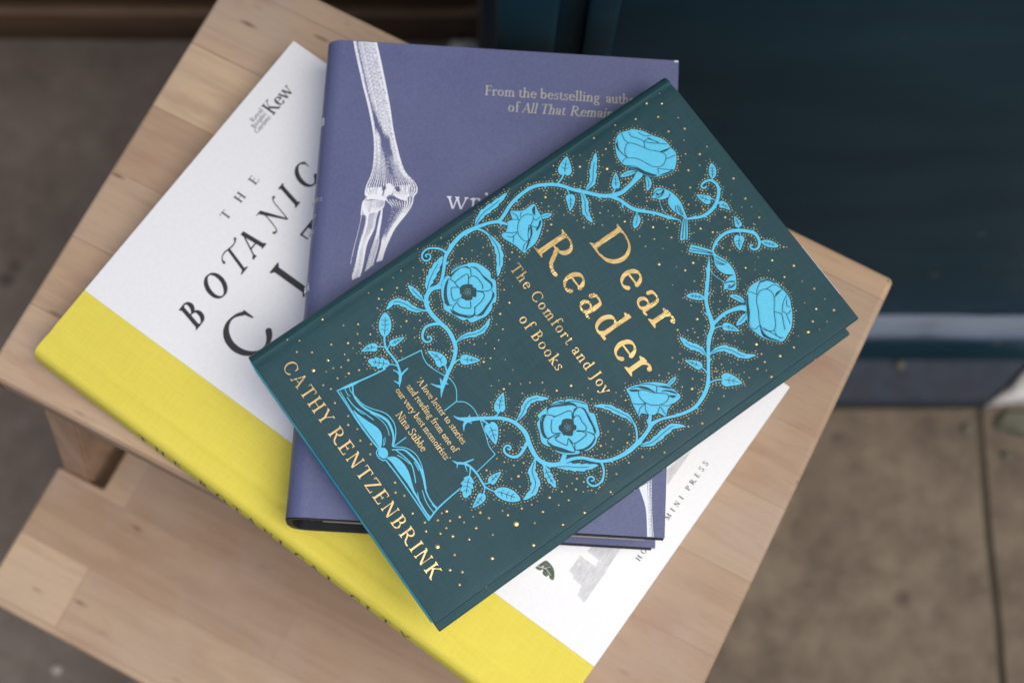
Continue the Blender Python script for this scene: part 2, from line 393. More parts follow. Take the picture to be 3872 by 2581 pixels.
def relief_cells(name, fld, z, m, parent):
    """flat ink laid down cell by cell, for drawings with more holes than a polygon filler likes"""
    F = fld.F; F[0, :] = -1; F[-1, :] = -1; F[:, 0] = -1; F[:, -1] = -1
    F = np.where(F == 0, 1e-6, F); b = F > 0; V, Fc = [], []
    full = b[:-1, :-1] & b[:-1, 1:] & b[1:, 1:] & b[1:, :-1]; some = (b[:-1, :-1] | b[:-1, 1:] | b[1:, 1:] | b[1:, :-1]) & ~full
    def X(i): return (fld.x0 + i * fld.res) * MM
    def Y(j): return (fld.y0 + j * fld.res) * MM
    def face(P):
        k = len(V); V.extend((X(x), Y(y), z * MM) for x, y in P); Fc.append(tuple(range(k, k + len(P))))
    for j in range(full.shape[0]):
        i = 0; row = full[j]; n = row.size
        if not row.any(): continue
        d = np.diff(np.r_[0, row.astype(np.int8), 0]); st = np.nonzero(d == 1)[0]; en = np.nonzero(d == -1)[0]
        for a_, e_ in zip(st, en): face([(a_, j), (e_, j), (e_, j + 1), (a_, j + 1)])
    for j, i in zip(*np.nonzero(some)):
        c = ((i, j), (i + 1, j), (i + 1, j + 1), (i, j + 1)); v = (F[j, i], F[j, i + 1], F[j + 1, i + 1], F[j + 1, i]); P = []
        for k in range(4):
            q = (k + 1) % 4
            if v[k] > 0: P.append(c[k])
            if (v[k] > 0) != (v[q] > 0):
                t = v[k] / (v[k] - v[q]); P.append((c[k][0] + t * (c[q][0] - c[k][0]), c[k][1] + t * (c[q][1] - c[k][1])))
        if len(P) >= 3: face(P)
    me = bpy.data.meshes.new(name); me.from_pydata(V, [], Fc); me.update()
    bm = bmesh.new(); bm.from_mesh(me); bmesh.ops.remove_doubles(bm, verts=bm.verts, dist=2e-6); bm.to_mesh(me); bm.free()
    return link_mesh(name, me, m, parent)
def area(P): return 0.5 * sum(P[i - 1][0] * P[i][1] - P[i][0] * P[i - 1][1] for i in range(len(P)))
def inside(pt, P):
    x, y = pt; r = False
    for i in range(len(P)):
        ax, ay = P[i - 1]; bx, by = P[i]
        if (ay > y) != (by > y) and x < (bx - ax) * (y - ay) / (by - ay) + ax: r = not r
    return r
def relief(name, fld, z0, z1, m, parent, warp=None, level=0.0, steps=()):
    """thin raised print in millimetres: top at z1 with side walls to z0"""
    if steps:
        first = relief(name, fld, z0, z1, m, parent, warp, level); bm = bmesh.new(); bm.from_mesh(first.data)
        for lv, zz in steps:                                                 # embossed: the inside of each shape is pressed higher than its rim
            o = relief(name, fld, z1 - .05, zz, m, None, warp, lv); bm.from_mesh(o.data); me_ = o.data; bpy.data.objects.remove(o); bpy.data.meshes.remove(me_)
        bm.to_mesh(first.data); bm.free(); return first
    loops = contours(fld, level); outer = [(abs(area(P)), P, []) for P in loops if area(P) > 0]; holes = [P for P in loops if area(P) < 0]
    outer.sort(key=lambda o: o[0])
    for h in holes:
        for o in outer:
            if inside(h[0], o[1]): o[2].append(h); break
    V, Fc = [], []
    def add(x, y, z):
        V.append(tuple(c * MM for c in (warp(x, y, z) if warp else (x, y, z)))); return len(V) - 1
    for _, P, H in outer:
        ls_ = [P] + H; flat = [p for L in ls_ for p in L]
        idx = [add(x, y, z1) for x, y in flat]
        tris = tessellate_polygon([[Vector((x, y, 0)) for x, y in L] for L in ls_])
        for t in tris:
            a, b_, c_ = (flat[k] for k in t)
            ar = (b_[0] - a[0]) * (c_[1] - a[1]) - (b_[1] - a[1]) * (c_[0] - a[0])
            if abs(ar) < 1e-9: continue
            Fc.append(tuple(idx[k] for k in (t if ar > 0 else t[::-1])))
        k = 0
        for L in ls_:
            base = [add(x, y, z0) for x, y in L]; n = len(L)
            for i in range(n):
                j = (i + 1) % n; Fc.append((idx[k + i], base[i], base[j], idx[k + j]))
            k += n
    me = bpy.data.meshes.new(name); me.from_pydata(V, [], Fc); me.update()
    return link_mesh(name, me, m, parent)

# ------------------------------------------------------------------ an old-style serif alphabet drawn with a broad pen (cap height = 1)
TK, TN = 0.135, 0.048
def glyph(ch):
    X = 0.63; o = []
    def l(x0, y0, x1, y1, w=TK): o.append(("l", x0, y0, x1, y1, w))
    def a(cx, cy, rx, ry, a0, a1, tk=TK, tn=TN): o.append(("a", cx, cy, rx, ry, a0, a1, tk, tn))
    def p(pts, tk=TK, tn=TN): o.append(("p", pts, tk, tn))
    def sf(x, y, h=0.15, d=1): o.append(("s", x, y, h, d))
    def hs(x, y): o.append(("h", x, y))                    # flag serif at the top left of a lower case stem
    def tick(x, y0, y1): o.append(("t", x, y0, y1))
    def dot(x, y, r): o.append(("d", x, y, r))
    def stem(x, y0=0, y1=1.0): l(x, y0 + 0.01, x, y1 - 0.01); sf(x, y0, 0.16, 1); sf(x, y1, 0.16, -1)
    A = 0.7
    if ch == 'A': l(.08, 0, .37, 1, .052); l(.345, 1.0, .67, 0, .135); l(.18, .34, .56, .34, TN); sf(.08, 0, .11); sf(.67, 0, .14); A = .75
    elif ch == 'B': stem(.15); l(.15, .975, .36, .975, TN); l(.15, .53, .40, .53, TN); l(.15, .025, .38, .025, TN); a(.34, .755, .19, .215, 90, -90); a(.37, .275, .23, .25, 90, -90); A = .68
    elif ch == 'C': a(.46, .5, .40, .49, 48, 318); o.append(("w", .73, .86, .76, .62)); A = .82
    elif ch == 'D': stem(.15); l(.15, .975, .42, .975, TN); l(.15, .025, .42, .025, TN); a(.42, .5, .46, .475, 90, -90); A = .98
    elif ch == 'E': stem(.15); l(.15, .975, .53, .975, TN); l(.15, .52, .44, .52, TN); l(.15, .025, .57, .025, TN); tick(.53, 1.0, .80); tick(.58, 0, .22); tick(.44, .62, .42); A = .66
    elif ch == 'F': stem(.15); l(.15, .975, .53, .975, TN); l(.15, .52, .44, .52, TN); tick(.53, 1.0, .80); tick(.44, .62, .42); A = .60
    elif ch == 'G': a(.46, .5, .40, .49, 48, 312); o.append(("w", .73, .86, .76, .62)); l(.74, .08, .74, .40); sf(.74, .42, .14, -1); A = .88
    elif ch == 'H': stem(.15); stem(.64); l(.15, .51, .64, .51, TN); A = .80
    elif ch == 'I': stem(.17); A = .34
    elif ch == 'J': l(.19, .05, .19, .99); sf(.19, 1, .15, -1); p([(.19, .10), (.18, -.08), (.08, -.20), (-.03, -.20)], .13, .06); A = .36
    elif ch == 'K': stem(.15); l(.17, .42, .56, .99, .052); l(.28, .58, .64, .01, .135); sf(.57, 1, .11, -1); sf(.66, 0, .13); A = .73
    elif ch == 'L': stem(.15); l(.15, .025, .53, .025, TN); tick(.54, 0, .24); A = .60
    elif ch == 'M': l(.10, 0, .14, 1, .055); l(.15, 1, .45, .03, .12); l(.45, .03, .76, 1, .05); l(.78, 1, .82, 0, .13); sf(.10, 0, .11); sf(.82, 0, .15); sf(.12, 1, .07, -1); sf(.80, 1, .09, -1); A = .96
    elif ch == 'N': l(.13, 0, .13, 1, .055); l(.12, 1, .66, .0, .13); l(.67, .0, .67, 1, .055); sf(.13, 0, .11); sf(.67, 1, .11, -1); sf(.10, 1, .07, -1); A = .82
    elif ch == 'O': a(.45, .5, .39, .49, 0, 360); A = .90
    elif ch == 'P': stem(.15); l(.15, .975, .36, .975, TN); l(.15, .46, .36, .46, TN); a(.35, .718, .23, .257, 90, -90); A = .62
    elif ch == 'R': stem(.15); l(.15, .975, .38, .975, TN); l(.15, .50, .38, .50, TN); a(.37, .738, .24, .238, 90, -90); p([(.34, .50), (.44, .34), (.56, .12), (.74, .02), (.86, .03)], .14, .10); A = .84
    elif ch == 'S': p([(.47, .80), (.40, .94), (.27, .985), (.12, .90), (.09, .76), (.18, .60), (.36, .47), (.48, .32), (.46, .12), (.30, .015), (.15, .03), (.06, .18)], .12, .055); o.append(("w", .47, .98, .49, .76)); o.append(("w", .05, .02, .04, .26)); A = .57
    elif ch == 'T': l(.36, .01, .36, .99); sf(.36, 0, .16); l(.04, .975, .68, .975, TN); tick(.05, 1.0, .78); tick(.67, 1.0, .78); A = .72
    elif ch == 'X': l(.10, 1, .62, 0, .13); l(.62, 1, .10, 0, .05); [sf(x, y, .12, d) for x, y, d in ((.1, 1, -1), (.62, 1, -1), (.1, 0, 1), (.62, 0, 1))]; A = .74
    elif ch == 'Y': l(.09, .99, .36, .46, .13); l(.66, .99, .37, .46, .05); l(.36, .01, .36, .48); sf(.09, 1, .12, -1); sf(.66, 1, .10, -1); sf(.36, 0, .16); A = .74
    elif ch == 'Z': l(.06, .975, .60, .975, TN); l(.585, .985, .08, .015, .13); l(.07, .025, .62, .025, TN); tick(.07, 1.0, .78); tick(.62, 0, .22); A = .68
    elif ch == 'a': a(.24, .17, .18, .165, 60, 420, .11, .05); l(.40, .10, .40, .45, .115); p([(.40, .42), (.38, .56), (.26, .61), (.13, .58), (.09, .47)], .115, .05); p([(.40, .14), (.43, .03), (.52, .04)], .10, .05); A = .54
    elif ch == 'b': l(.13, .03, .13, 1.04, .115); hs(.13, 1.05); a(.32, .315, .23, .315, 150, -150); A = .60
    elif ch == 'c': a(.30, .315, .25, .315, 50, 312); dot(.44, .50, .062); A = .50
    elif ch == 'd': l(.44, .02, .44, 1.04, .115); hs(.44, 1.05); a(.29, .315, .23, .315, 30, 330); sf(.50, 0.0, .08); A = .62
    elif ch == 'e': a(.30, .315, .25, .315, 8, 312); l(.08, .355, .55, .355, .045); A = .56
    elif ch == 'f': l(.19, .01, .19, .85, .115); sf(.19, 0, .15); p([(.19, .80), (.22, .99), (.34, 1.05), (.44, 1.0)], .115, .06); dot(.43, .985, .06); l(.05, .60, .38, .60, .05); A = .38
    elif ch == 'g': a(.26, .40, .19, .225, 0, 360, .11, .05); a(.27, -.16, .24, .17, 0, 360, .10, .06); p([(.17, .20), (.10, .10), (.20, .03), (.40, -.02)], .09, .07); p([(.40, .55), (.48, .62), (.55, .60)], .06, .06); A = .56
    elif ch == 'h': l(.14, .01, .14, 1.04, .115); hs(.14, 1.05); sf(.14, 0, .14); p([(.15, .46), (.27, .60), (.40, .60), (.46, .48), (.46, .30)], .115, .05); l(.46, .01, .46, .46, .115); sf(.46, 0, .14); A = .62
    elif ch == 'i': l(.15, .01, .15, .62, .115); hs(.15, .64); sf(.15, 0, .14); dot(.15, .86, .075); A = .31
    elif ch == 'k': l(.14, .01, .14, 1.04, .115); hs(.14, 1.05); sf(.14, 0, .14); l(.16, .28, .43, .60, .05); l(.24, .38, .48, .01, .12); sf(.50, 0, .12); sf(.43, .62, .10, -1); A = .58
    elif ch == 'l': l(.15, .01, .15, 1.04, .115); hs(.15, 1.05); sf(.15, 0, .14); A = .31
    elif ch == 'm':
        l(.14, .01, .14, .62, .115); hs(.14, .64); sf(.14, 0, .13)
        for x in (.14, .44): p([(x + .01, .46), (x + .12, .60), (x + .24, .60), (x + .30, .48), (x + .30, .30)], .115, .05); l(x + .30, .01, x + .30, .46, .115); sf(x + .30, 0, .13)
        A = .90
    elif ch == 'n': l(.14, .01, .14, .62, .115); hs(.14, .64); sf(.14, 0, .14); p([(.15, .46), (.27, .60), (.40, .60), (.46, .48), (.46, .30)], .115, .05); l(.46, .01, .46, .46, .115); sf(.46, 0, .14); A = .62
    elif ch == 'o': a(.30, .315, .25, .315, 0, 360); A = .60
    elif ch == 'r': l(.14, .01, .14, .62, .115); hs(.14, .64); sf(.14, 0, .14); p([(.15, .42), (.22, .56), (.32, .61), (.40, .57)], .08, .06); dot(.38, .545, .07); A = .44
    elif ch == 's': p([(.36, .52), (.28, .60), (.17, .59), (.10, .50), (.15, .39), (.28, .30), (.36, .19), (.30, .05), (.18, .02), (.07, .10)], .10, .055); tick(.37, .62, .46); tick(.06, 0, .17); A = .43
    elif ch == 't': l(.17, .14, .17, .74, .115); l(.04, .60, .36, .60, .05); p([(.17, .18), (.20, .04), (.30, .01), (.39, .07)], .11, .05); A = .38
    elif ch == 'u': l(.13, .18, .13, .62, .115); hs(.13, .64); p([(.13, .22), (.16, .06), (.26, .01), (.38, .07), (.45, .16)], .115, .05); l(.46, .02, .46, .62, .115); hs(.46, .64); sf(.52, 0, .08); A = .62
    elif ch == 'v': l(.06, .62, .28, 0, .12); l(.50, .62, .29, 0, .05); sf(.07, .63, .11, -1); sf(.50, .63, .09, -1); A = .56
    elif ch == 'w': l(.06, .62, .25, 0, .12); l(.42, .62, .26, 0, .05); l(.40, .62, .59, 0, .12); l(.80, .62, .60, 0, .05); sf(.07, .63, .11, -1); sf(.41, .63, .10, -1); sf(.80, .63, .09, -1); A = .86
    elif ch == 'y': l(.06, .62, .29, .02, .12); l(.50, .62, .27, -.06, .05); p([(.29, .0), (.22, -.20), (.10, -.28), (.03, -.24)], .07, .06); dot(.06, -.23, .06); sf(.07, .63, .11, -1); sf(.50, .63, .09, -1); A = .55
    elif ch in "\u2018'": p([(.10, .95), (.09, .86), (.14, .76)], .08, .09); A = .20
    elif ch == '\u2019': p([(.12, .95), (.13, .86), (.06, .76)], .08, .09); A = .20
    elif ch == ' ': A = .27
    return A, o
def put_glyph(fld, ch, x, y, cap, sx=1.0, slant=0.0, bold=1.0):
    A, prims = glyph(ch)
    def T(u, v): return (x + (u + slant * v) * cap * sx, y + v * cap)
    def quadbar(u0, v0, u1, v1, w):
        L = math.hypot(u1 - u0, v1 - v0) or 1e-6; w = max(w * bold, 0.05) / 2
        if abs(v1 - v0) > 0.3 * L: nx_, ny_ = w * L / abs(v1 - v0), 0.0           # cut stems off level
        else: nx_, ny_ = 0.0, w
        return [T(u0 - nx_, v0 - ny_), T(u1 - nx_, v1 - ny_), T(u1 + nx_, v1 + ny_), T(u0 + nx_, v0 + ny_)]
    def pen(pts, tk, tn):
        n = len(pts); out = []
        for i, (u, v) in enumerate(pts):
            du = pts[min(i + 1, n - 1)][0] - pts[max(i - 1, 0)][0]; dv = pts[min(i + 1, n - 1)][1] - pts[max(i - 1, 0)][1]
            s = abs(dv + 0.25 * du) / (math.hypot(du, dv) + 1e-9)
            out.append((*T(u, v), (tn + (tk - tn) * min(1, s) ** 1.6) * bold * cap / 2))
        fld.stroke(out)
    for q in prims:
        k = q[0]
        if k == "l": fld.poly(quadbar(*q[1:]))
        elif k == "a":
            _, cx, cy, rx, ry, a0, a1, tk, tn = q; n = 36; rx -= tk * 0.40; ry -= tn * 0.4
            pen([(cx + rx * math.cos(math.radians(a0 + (a1 - a0) * i / n)), cy + ry * math.sin(math.radians(a0 + (a1 - a0) * i / n))) for i in range(n + 1)], tk, tn)
        elif k == "p": pen(crv(q[1], 6), q[2], q[3])
        elif k == "s":
            _, u, v, h, d = q; t = 0.042 * d * max(bold, 0.9)
            fld.poly([T(u - h, v), T(u + h, v), T(u + h * .92, v + t * .8), T(u + .075, v + t * 2.0), T(u - .075, v + t * 2.0), T(u - h * .92, v + t * .8)])
        elif k == "h": _, u, v = q; fld.poly([T(u + .057, v), T(u - .14, v - .075), T(u - .14, v - .11), T(u - .04, v - .15), T(u + .057, v - .15)])
        elif k == "t": _, u, v0, v1 = q; fld.poly([T(u - .03, v0), T(u + .022, v0), T(u + .026, v1), T(u - .012, v1)])
        elif k == "w": _, u0, v0, u1, v1 = q; fld.poly([T(u0 - .05, v0 + .02), T(u0 + .035, v0 + .02), T(u1, v1), T(u1 - .03, v1)])
        elif k == "d": _, u, v, r = q; fld.stroke([(*T(u, v), r * cap), (*T(u + .001, v), r * cap)])
    return A * cap * sx
def set_line(fld, s, x0, x1, y, cap, bold=1.0, slant=0.0, sxmax=1.16):
    """one line of text fitted between x0 and x1 on baseline y"""
    nat = sum(glyph(c)[0] for c in s) * cap; W = x1 - x0
    sx = max(0.80, min(sxmax, W / nat)); extra = (W - nat * sx) / max(1, len(s) - 1); x = x0
    for c in s: x += put_glyph(fld, c, x, y, cap, sx, slant, bold) + extra
def text_mesh(name, lines, z0, z1, m, parent, warp=None):
    """lines: (text, x0, x1, baseline, cap, bold, slant)"""
    cap = max(L[4] for L in lines)
    f = Field(min(L[1] for L in lines) - 1.5, min(L[3] - .45 * L[4] for L in lines) - .5, max(L[2] for L in lines) + 2.5, max(L[3] + 1.2 * L[4] for L in lines) + .5, max(0.035, min(L[4] for L in lines) / 42), 0.25)
    for s, x0, x1, y, c, b, sl in lines: set_line(f, s, x0, x1, y, c, b, sl)
    return relief(name, f, z0, z1, m, parent, warp)
# ------------------------------------------------------------------ artwork measurements (millimetres on each cover)
ART = {}
ART['stems'] = [
 ('vine',((63.57,57.07,0.08),(61.2,59.07,0.53),(59.59,60.81,0.91),(58.24,62.91,0.91),(56.57,65.25,0.83),(54.7,68.66,0.76),(52.28,71.99,0.83),(49.42,74.71,0.83),(46.42,75.91,0.83),(42.97,76.49,0.87))),
 ('vine',((49.41,74.73,0.83),(46.73,75.7,0.83),(43.93,76.52,0.87),(40.15,76.63,0.87),(36.13,75.75,0.95),(31.78,75.09,0.95),(27.97,75.2,0.98),(25.25,76.18,1.02),(23.09,77.93,0.91),(21.69,80.78,0.98),(22.04,83.35,0.83),(21.84,85.83,0.68),(19.89,88.61,0.68),(16.06,92.25,0.68),(13.1,95.05,0.76),(11.9,97.55,0.83),(10.37,100.99,0.91),(9.29,105.08,0.91),(9.08,109.01,0.91),(9.99,113.12,0.91))),
 ('vine',((9.36,108.37,0.91),(9.82,113.26,0.83),(10.56,116.07,0.76),(11.58,119.63,0.68),(13.1,122.83,0.76),(13.17,124.7,0.76),(11.96,127.96,0.76),(10.42,131.47,0.76),(9.43,135.06,0.76),(8.9,139.3,0.76),(8.8,142.75,0.76),(9.49,146.59,0.76),(11.31,150.1,0.76),(13.51,153.34,0.76),(16.26,156.17,0.76),(19.69,158.5,0.76),(22.78,161.08,0.83),(25.71,163.78,0.83),(28.79,166.36,0.83),(31.38,169.3,0.91),(33.15,172.87,0.98),(33.96,176.17,0.91),(33.56,179.9,0.91),(32.82,183.89,1.06),(31.79,187.12,1.59))),
 ('vine',((32.29,170.58,0.83),(36.26,172.98,0.76),(39.49,173.97,0.76),(42.95,175.29,0.83),(45.41,177.34,0.83),(47.93,179.84,0.68),(50.46,182.34,0.68),(53.47,184.46,0.68),(56.1,186.39,0.53))),
 ('vine',((55.78,186.16,0.61),(57.56,187.75,0.38),(59.18,188.97,0.23),(60.94,188.61,0.11))),
 ('vine',((60.5,191.9,0.42),(61.75,194.38,0.57),(63.3,197.63,0.64),(63.8,201.19,0.76),(63.2,204.62,0.76),(61.82,207.67,0.76),(59.65,210.34,0.76),(57.35,212.12,0.72),(54.7,212.68,0.64),(52.25,211.6,0.57),(51.31,209.34,0.49),(51.61,207.02,0.42),(52.69,206.39,0.38),(53.56,207.11,0.38),(53.49,208.25,0.38))),
 ('vine',((52.75,212.1,0.34),(51.81,212.93,0.3))),
 ('vine',((13.31,122.92,0.76),(14.94,124.37,0.64),(16.85,125.87,0.53))),
 ('vine',((79.64,191.68,0.38),(78.14,193.09,0.53),(76.56,195.79,0.68),(75.75,198.88,0.68),(75.65,201.92,0.68),(76.65,205.09,0.76),(78.52,208.09,0.76),(80.88,210.71,0.76),(83.26,212.31,0.76),(85.78,212.32,0.68),(88.05,211.28,0.61),(89.36,209.26,0.53),(88.83,207.45,0.45),(87.35,206.78,0.42),(86.4,207.77,0.38),(87.05,208.25,0.34))),
 ('vine',((79.59,189.51,0.11),(81.57,188.09,0.3),(83.97,185.89,0.76),(87.06,183.26,0.72),(90.02,180.48,0.8),(92.98,177.72,0.83),(95.52,175.76,0.76),(99.13,173.95,0.83),(103.8,172.28,0.98),(106.54,170.66,0.98),(108.69,167.54,0.91),(111.06,164.74,0.83))),
 ('vine',((108.39,167.77,0.91),(112.43,163.92,0.76),(116.17,161.04,0.76),(119.89,158.16,0.68),(122.99,155.78,0.76),(126.05,152.7,0.83),(127.85,149.87,0.83),(129.2,146.43,0.83),(130.02,142.93,0.76),(129.58,138.99,0.68),(128.38,134.66,0.61),(126.73,130.7,0.53),(125.52,127.35,0.57),(125.15,123.85,0.83),(126.34,120.58,0.83),(127.38,117.43,0.83),(128.29,113.45,0.98))),
 ('vine',((128.33,114.8,0.98),(128.3,112.47,0.98),(128.75,108.84,0.98),(128.39,104.42,0.83),(127.43,100.46,0.76),(125.64,96.66,0.68),(122.79,93.65,0.68),(119.64,90.87,0.68),(117.55,87.29,0.68),(116.72,84.19,0.76),(115.9,81.08,0.91),(114.25,78.13,0.98),(111.53,75.95,0.91),(108.33,75.05,0.91),(104.79,75.31,0.98),(101.16,76.11,0.98),(97.73,77.21,0.98),(94.48,77.25,0.91),(91.09,76.46,0.83),(88.11,74.91,0.76),(85.3,72.3,0.76),(83.12,69.25,0.76))),
 ('vine',((83.12,69.23,0.76),(80.56,65.52,0.76),(78.7,62.24,0.91),(77.79,60.12,1.14))),
 ('vine',((105.55,171.66,0.68),(104.8,175.4,0.76),(104.54,179.5,0.76),(105.35,183.25,0.83),(106.67,186.62,1.14),(108.21,188.11,1.36))),
 ('vine',((121.33,125.76,0.61),(123.1,123.94,0.76),(125.24,122.32,0.76))),
 ('vine',((116.18,81.8,0.76),(115.15,83.95,0.98),(113.76,85.9,0.91))),
 ('vine',((22.14,82.8,0.68),(23.14,84.91,0.76),(23.81,85.84,0.68))),
 ('vine',((12.01,96.3,0.68),(10.12,95.74,0.49),(7.92,94.23,0.45),(5.79,91.02,0.42),(5.89,88.22,0.42),(7.12,86.61,0.42),(8.86,86.28,0.38),(10.08,87.44,0.38),(9.91,89.16,0.34),(8.57,89.91,0.34),(7.57,89.2,0.3),(7.68,88.09,0.3),(8.45,88.21,0.27))),
 ('vine',((36.45,75.52,0.68),(34.79,72.5,0.61),(34.22,69.65,0.57),(35.45,67.3,0.53),(37.25,65.76,0.49),(39.29,65.72,0.45),(40.46,67.03,0.42),(40.03,68.59,0.38),(38.72,68.72,0.34),(38.16,67.86,0.3),(38.91,67.56,0.3))),
 ('vine',((100.81,74.97,0.76),(102.35,72.23,0.68),(103.09,69.16,0.61),(101.94,66.77,0.57),(99.48,65.41,0.49),(97.44,65.68,0.45),(96.56,67.06,0.42),(97.08,68.44,0.38),(98.46,68.54,0.38),(98.75,67.51,0.34),(97.94,67.35,0.3))),
 ('vine',((125.67,96.18,0.53),(128.76,95.18,0.45),(131.61,92.68,0.42),(132.64,89.59,0.42),(131.66,87.06,0.42),(129.39,86.34,0.38),(127.92,87.38,0.38),(128.14,88.99,0.34),(129.46,89.54,0.34),(130.16,88.83,0.3),(129.76,88.02,0.3))),
 ('vine',((73.06,56.81,0.11),(75.19,57.82,0.49),(77.25,60.04,0.91),(78.83,62.59,0.83))),
 ('vine',((80.92,56.64,0.11),(78.9,58.08,0.49),(78.04,60.16,0.76))),
 ('vine',((76.82,62.74,0.15),(77.74,61.07,0.53))),
 ('vine',((80.28,61.19,0.15),(78.37,60.62,0.53))),
 ('vine',((55.96,57.05,0.11),(58.11,58.39,0.42),(60,60.05,0.76))),
 ('vine',((56.36,61.61,0.15),(58.74,60.95,0.68))),
 ('vine',((60.43,62.98,0.15),(58.75,61.63,0.61))),
 ('vine',((25.92,77.11,0.49),(25.81,77.98,0.08))),
 ('vine',((23.52,77.16,0.49),(21.82,77.19,0.08))),
 ('vine',((16.07,93.66,0.49),(15.71,95.09,0.08))),
 ('vine',((10.42,99.31,0.49),(8.89,100.16,0.08))),
 ('vine',((9.63,107.68,0.49),(11.31,108.28,0.08))),
 ('vine',((49.09,74.96,0.49),(50.05,75.3,0.08))),
 ('vine',((49.71,73.13,0.49),(49.09,72.26,0.08))),
 ('vine',((39.61,76.55,0.49),(39.24,77.74,0.08))),
 ('vine',((8.58,142.43,0.49),(7.44,143.83,0.08))),
 ('vine',((10.11,135.3,0.49),(11.55,135.55,0.08))),
 ('vine',((11.7,150.06,0.49),(13.13,149.01,0.08))),
 ('vine',((12.55,152.35,0.49),(12.5,154.08,0.08))),
 ('vine',((14.83,123.5,0.49),(16.03,122.73,0.08))),
 ('vine',((21.6,160.49,0.49),(21.79,162.4,0.08))),
 ('vine',((29.13,166.11,0.49),(31.75,166.59,0.08))),
 ('vine',((34.19,176.49,0.49),(32.67,178.51,0.08))),
 ('vine',((38.92,172.45,0.49),(40.4,171.83,0.08))),
 ('vine',((45.86,177.98,0.49),(45.94,180.37,0.08))),
 ('vine',((49.94,181.26,0.49),(51.43,180.86,0.08))),
 ('vine',((54.64,185.04,0.49),(56.44,185.24,0.08))),
 ('vine',((58.01,211.61,0.49),(58.1,213.53,0.08))),
 ('vine',((63.21,205.35,0.49),(64.27,205.77,0.08))),
 ('vine',((63.87,199.16,0.49),(65.59,199.81,0.08))),
 ('vine',((61.59,194.51,0.49),(61.68,196.41,0.08))),
 ('vine',((75.82,199.32,0.49),(74.12,199.26,0.08))),
 ('vine',((76.29,203.89,0.49),(75.95,205.88,0.08))),
 ('vine',((81.71,211.54,0.49),(81.86,213.51,0.08))),
 ('vine',((77.21,195.29,0.49),(78.32,196.15,0.08))),
 ('vine',((85.67,184.09,0.49),(82.91,185.09,0.08))),
 ('vine',((89.91,180.33,0.49),(87.64,180.95,0.08))),
 ('vine',((93.52,177.79,0.49),(93.17,180.4,0.08))),
 ('vine',((100.48,172.42,0.49),(98.49,172.02,0.08))),
 ('vine',((109.32,167.06,0.49),(107.38,166.37,0.08))),
 ('vine',((104.65,177.94,0.49),(106.7,178.55,0.08))),
 ('vine',((117.52,160.23,0.49),(117.17,162.44,0.08))),
 ('vine',((126.18,153.55,0.49),(126.3,154.52,0.08))),
 ('vine',((127.54,150.11,0.49),(125.38,149.76,0.08))),
 ('vine',((130.24,143.24,0.49),(131.89,143.89,0.08))),
 ('vine',((128.16,134.35,0.49),(127.49,135.73,0.08))),
 ('vine',((123.59,122.66,0.49),(122.19,123.01,0.08))),
 ('vine',((96.68,77.05,0.49),(97.95,77.51,0.08))),
 ('vine',((87.01,73.38,0.49),(87.67,71.99,0.08))),
 ('vine',((128.4,107.7,0.49),(126.92,108.24,0.08))),
 ('vine',((127.3,99.63,0.49),(129.08,100.17,0.08))),
 ('vine',((122.14,92.74,0.49),(122.2,94.79,0.08))),
 ('vine',((110.79,75.57,0.49),(111,77.49,0.08))),
 ('vine',((113.38,76.91,0.49),(115.36,77.08,0.08))),
 ('vine',((102.89,70.69,0.49),(103.69,68.04,0.08))),
 ('vine',((131.91,92.45,0.49),(133.05,91.14,0.08))),
 ('vine',((101.32,72.75,0.49),(100.26,71.91,0.08))),
 ('vine',((123.71,123.48,0.49),(122.18,122.98,0.08))),
 ('vine',((81.59,67.09,0.49),(80.5,67.87,0.08))),
 ('vine',((27.27,52.75,0.3),(29.04,51.52,0.3),(31.9,50.47,0.3))),
 ('vine',((31.59,53.21,0.23),(31.91,51.84,0.23),(32.87,50.48,0.23))),
 ('vine',((29.17,47.28,0.27),(30.33,49.24,0.27),(31.8,50.3,0.27))),
 ('vine',((38.78,47.52,0.23),(39.98,48.99,0.23),(41.6,49.93,0.23))),
 ('vine',((51.88,66.71,0.34),(53.59,66.43,0.34),(55.82,65.54,0.34))),
 ('vine',((54.84,73.89,0.34),(54.17,72.28,0.34),(54.56,70.14,0.34))),
 ('vine',((14.19,155.02,0.34),(13.36,157.81,0.34),(11.86,160.37,0.34))),
 ('vine',((32.09,172.09,0.3),(31.26,173.79,0.3),(30.44,175.14,0.3))),
 ('vine',((18.56,156.9,0.27),(20.35,156.56,0.27),(21.95,155.96,0.27))),
 ('vine',((44.78,176.1,0.3),(46.1,175.11,0.3))),
 ('vine',((58.81,205.93,0.19),(59.93,207.15,0.19),(61.93,207.83,0.19))),
 ('vine',((62.32,207.53,0.3),(63.33,208.38,0.3))),
 ('vine',((77.91,207.58,0.3),(76.24,208.77,0.3))),
 ('vine',((78.39,207.2,0.19),(79.97,206.95,0.19),(80.89,205.99,0.19))),
 ('vine',((87.23,211.68,0.3),(88.08,212.6,0.3))),
 ('vine',((107.3,171.04,0.27),(107.62,173.21,0.27),(108.76,175.15,0.27))),
 ('vine',((121.06,156.44,0.27),(119.21,156.53,0.27),(117.22,155.89,0.27))),
 ('vine',((125.12,154.75,0.3),(125.79,157.7,0.3),(127.38,160.46,0.3))),
 ('vine',((83.34,69.55,0.3),(83.46,72.24,0.3),(82.65,74.21,0.3))),
 ('vine',((81.12,65.12,0.34),(82.84,66.2,0.34),(85.21,66.9,0.34))),
 ('vine',((104.17,50.24,0.27),(105.05,51.66,0.27),(105.46,53.2,0.27))),
 ('vine',((105.47,49.99,0.27),(107.03,48.64,0.27),(108.04,47.15,0.27))),
 ('vine',((94.8,49.94,0.27),(96.55,48.83,0.27),(98.11,47.26,0.27))),
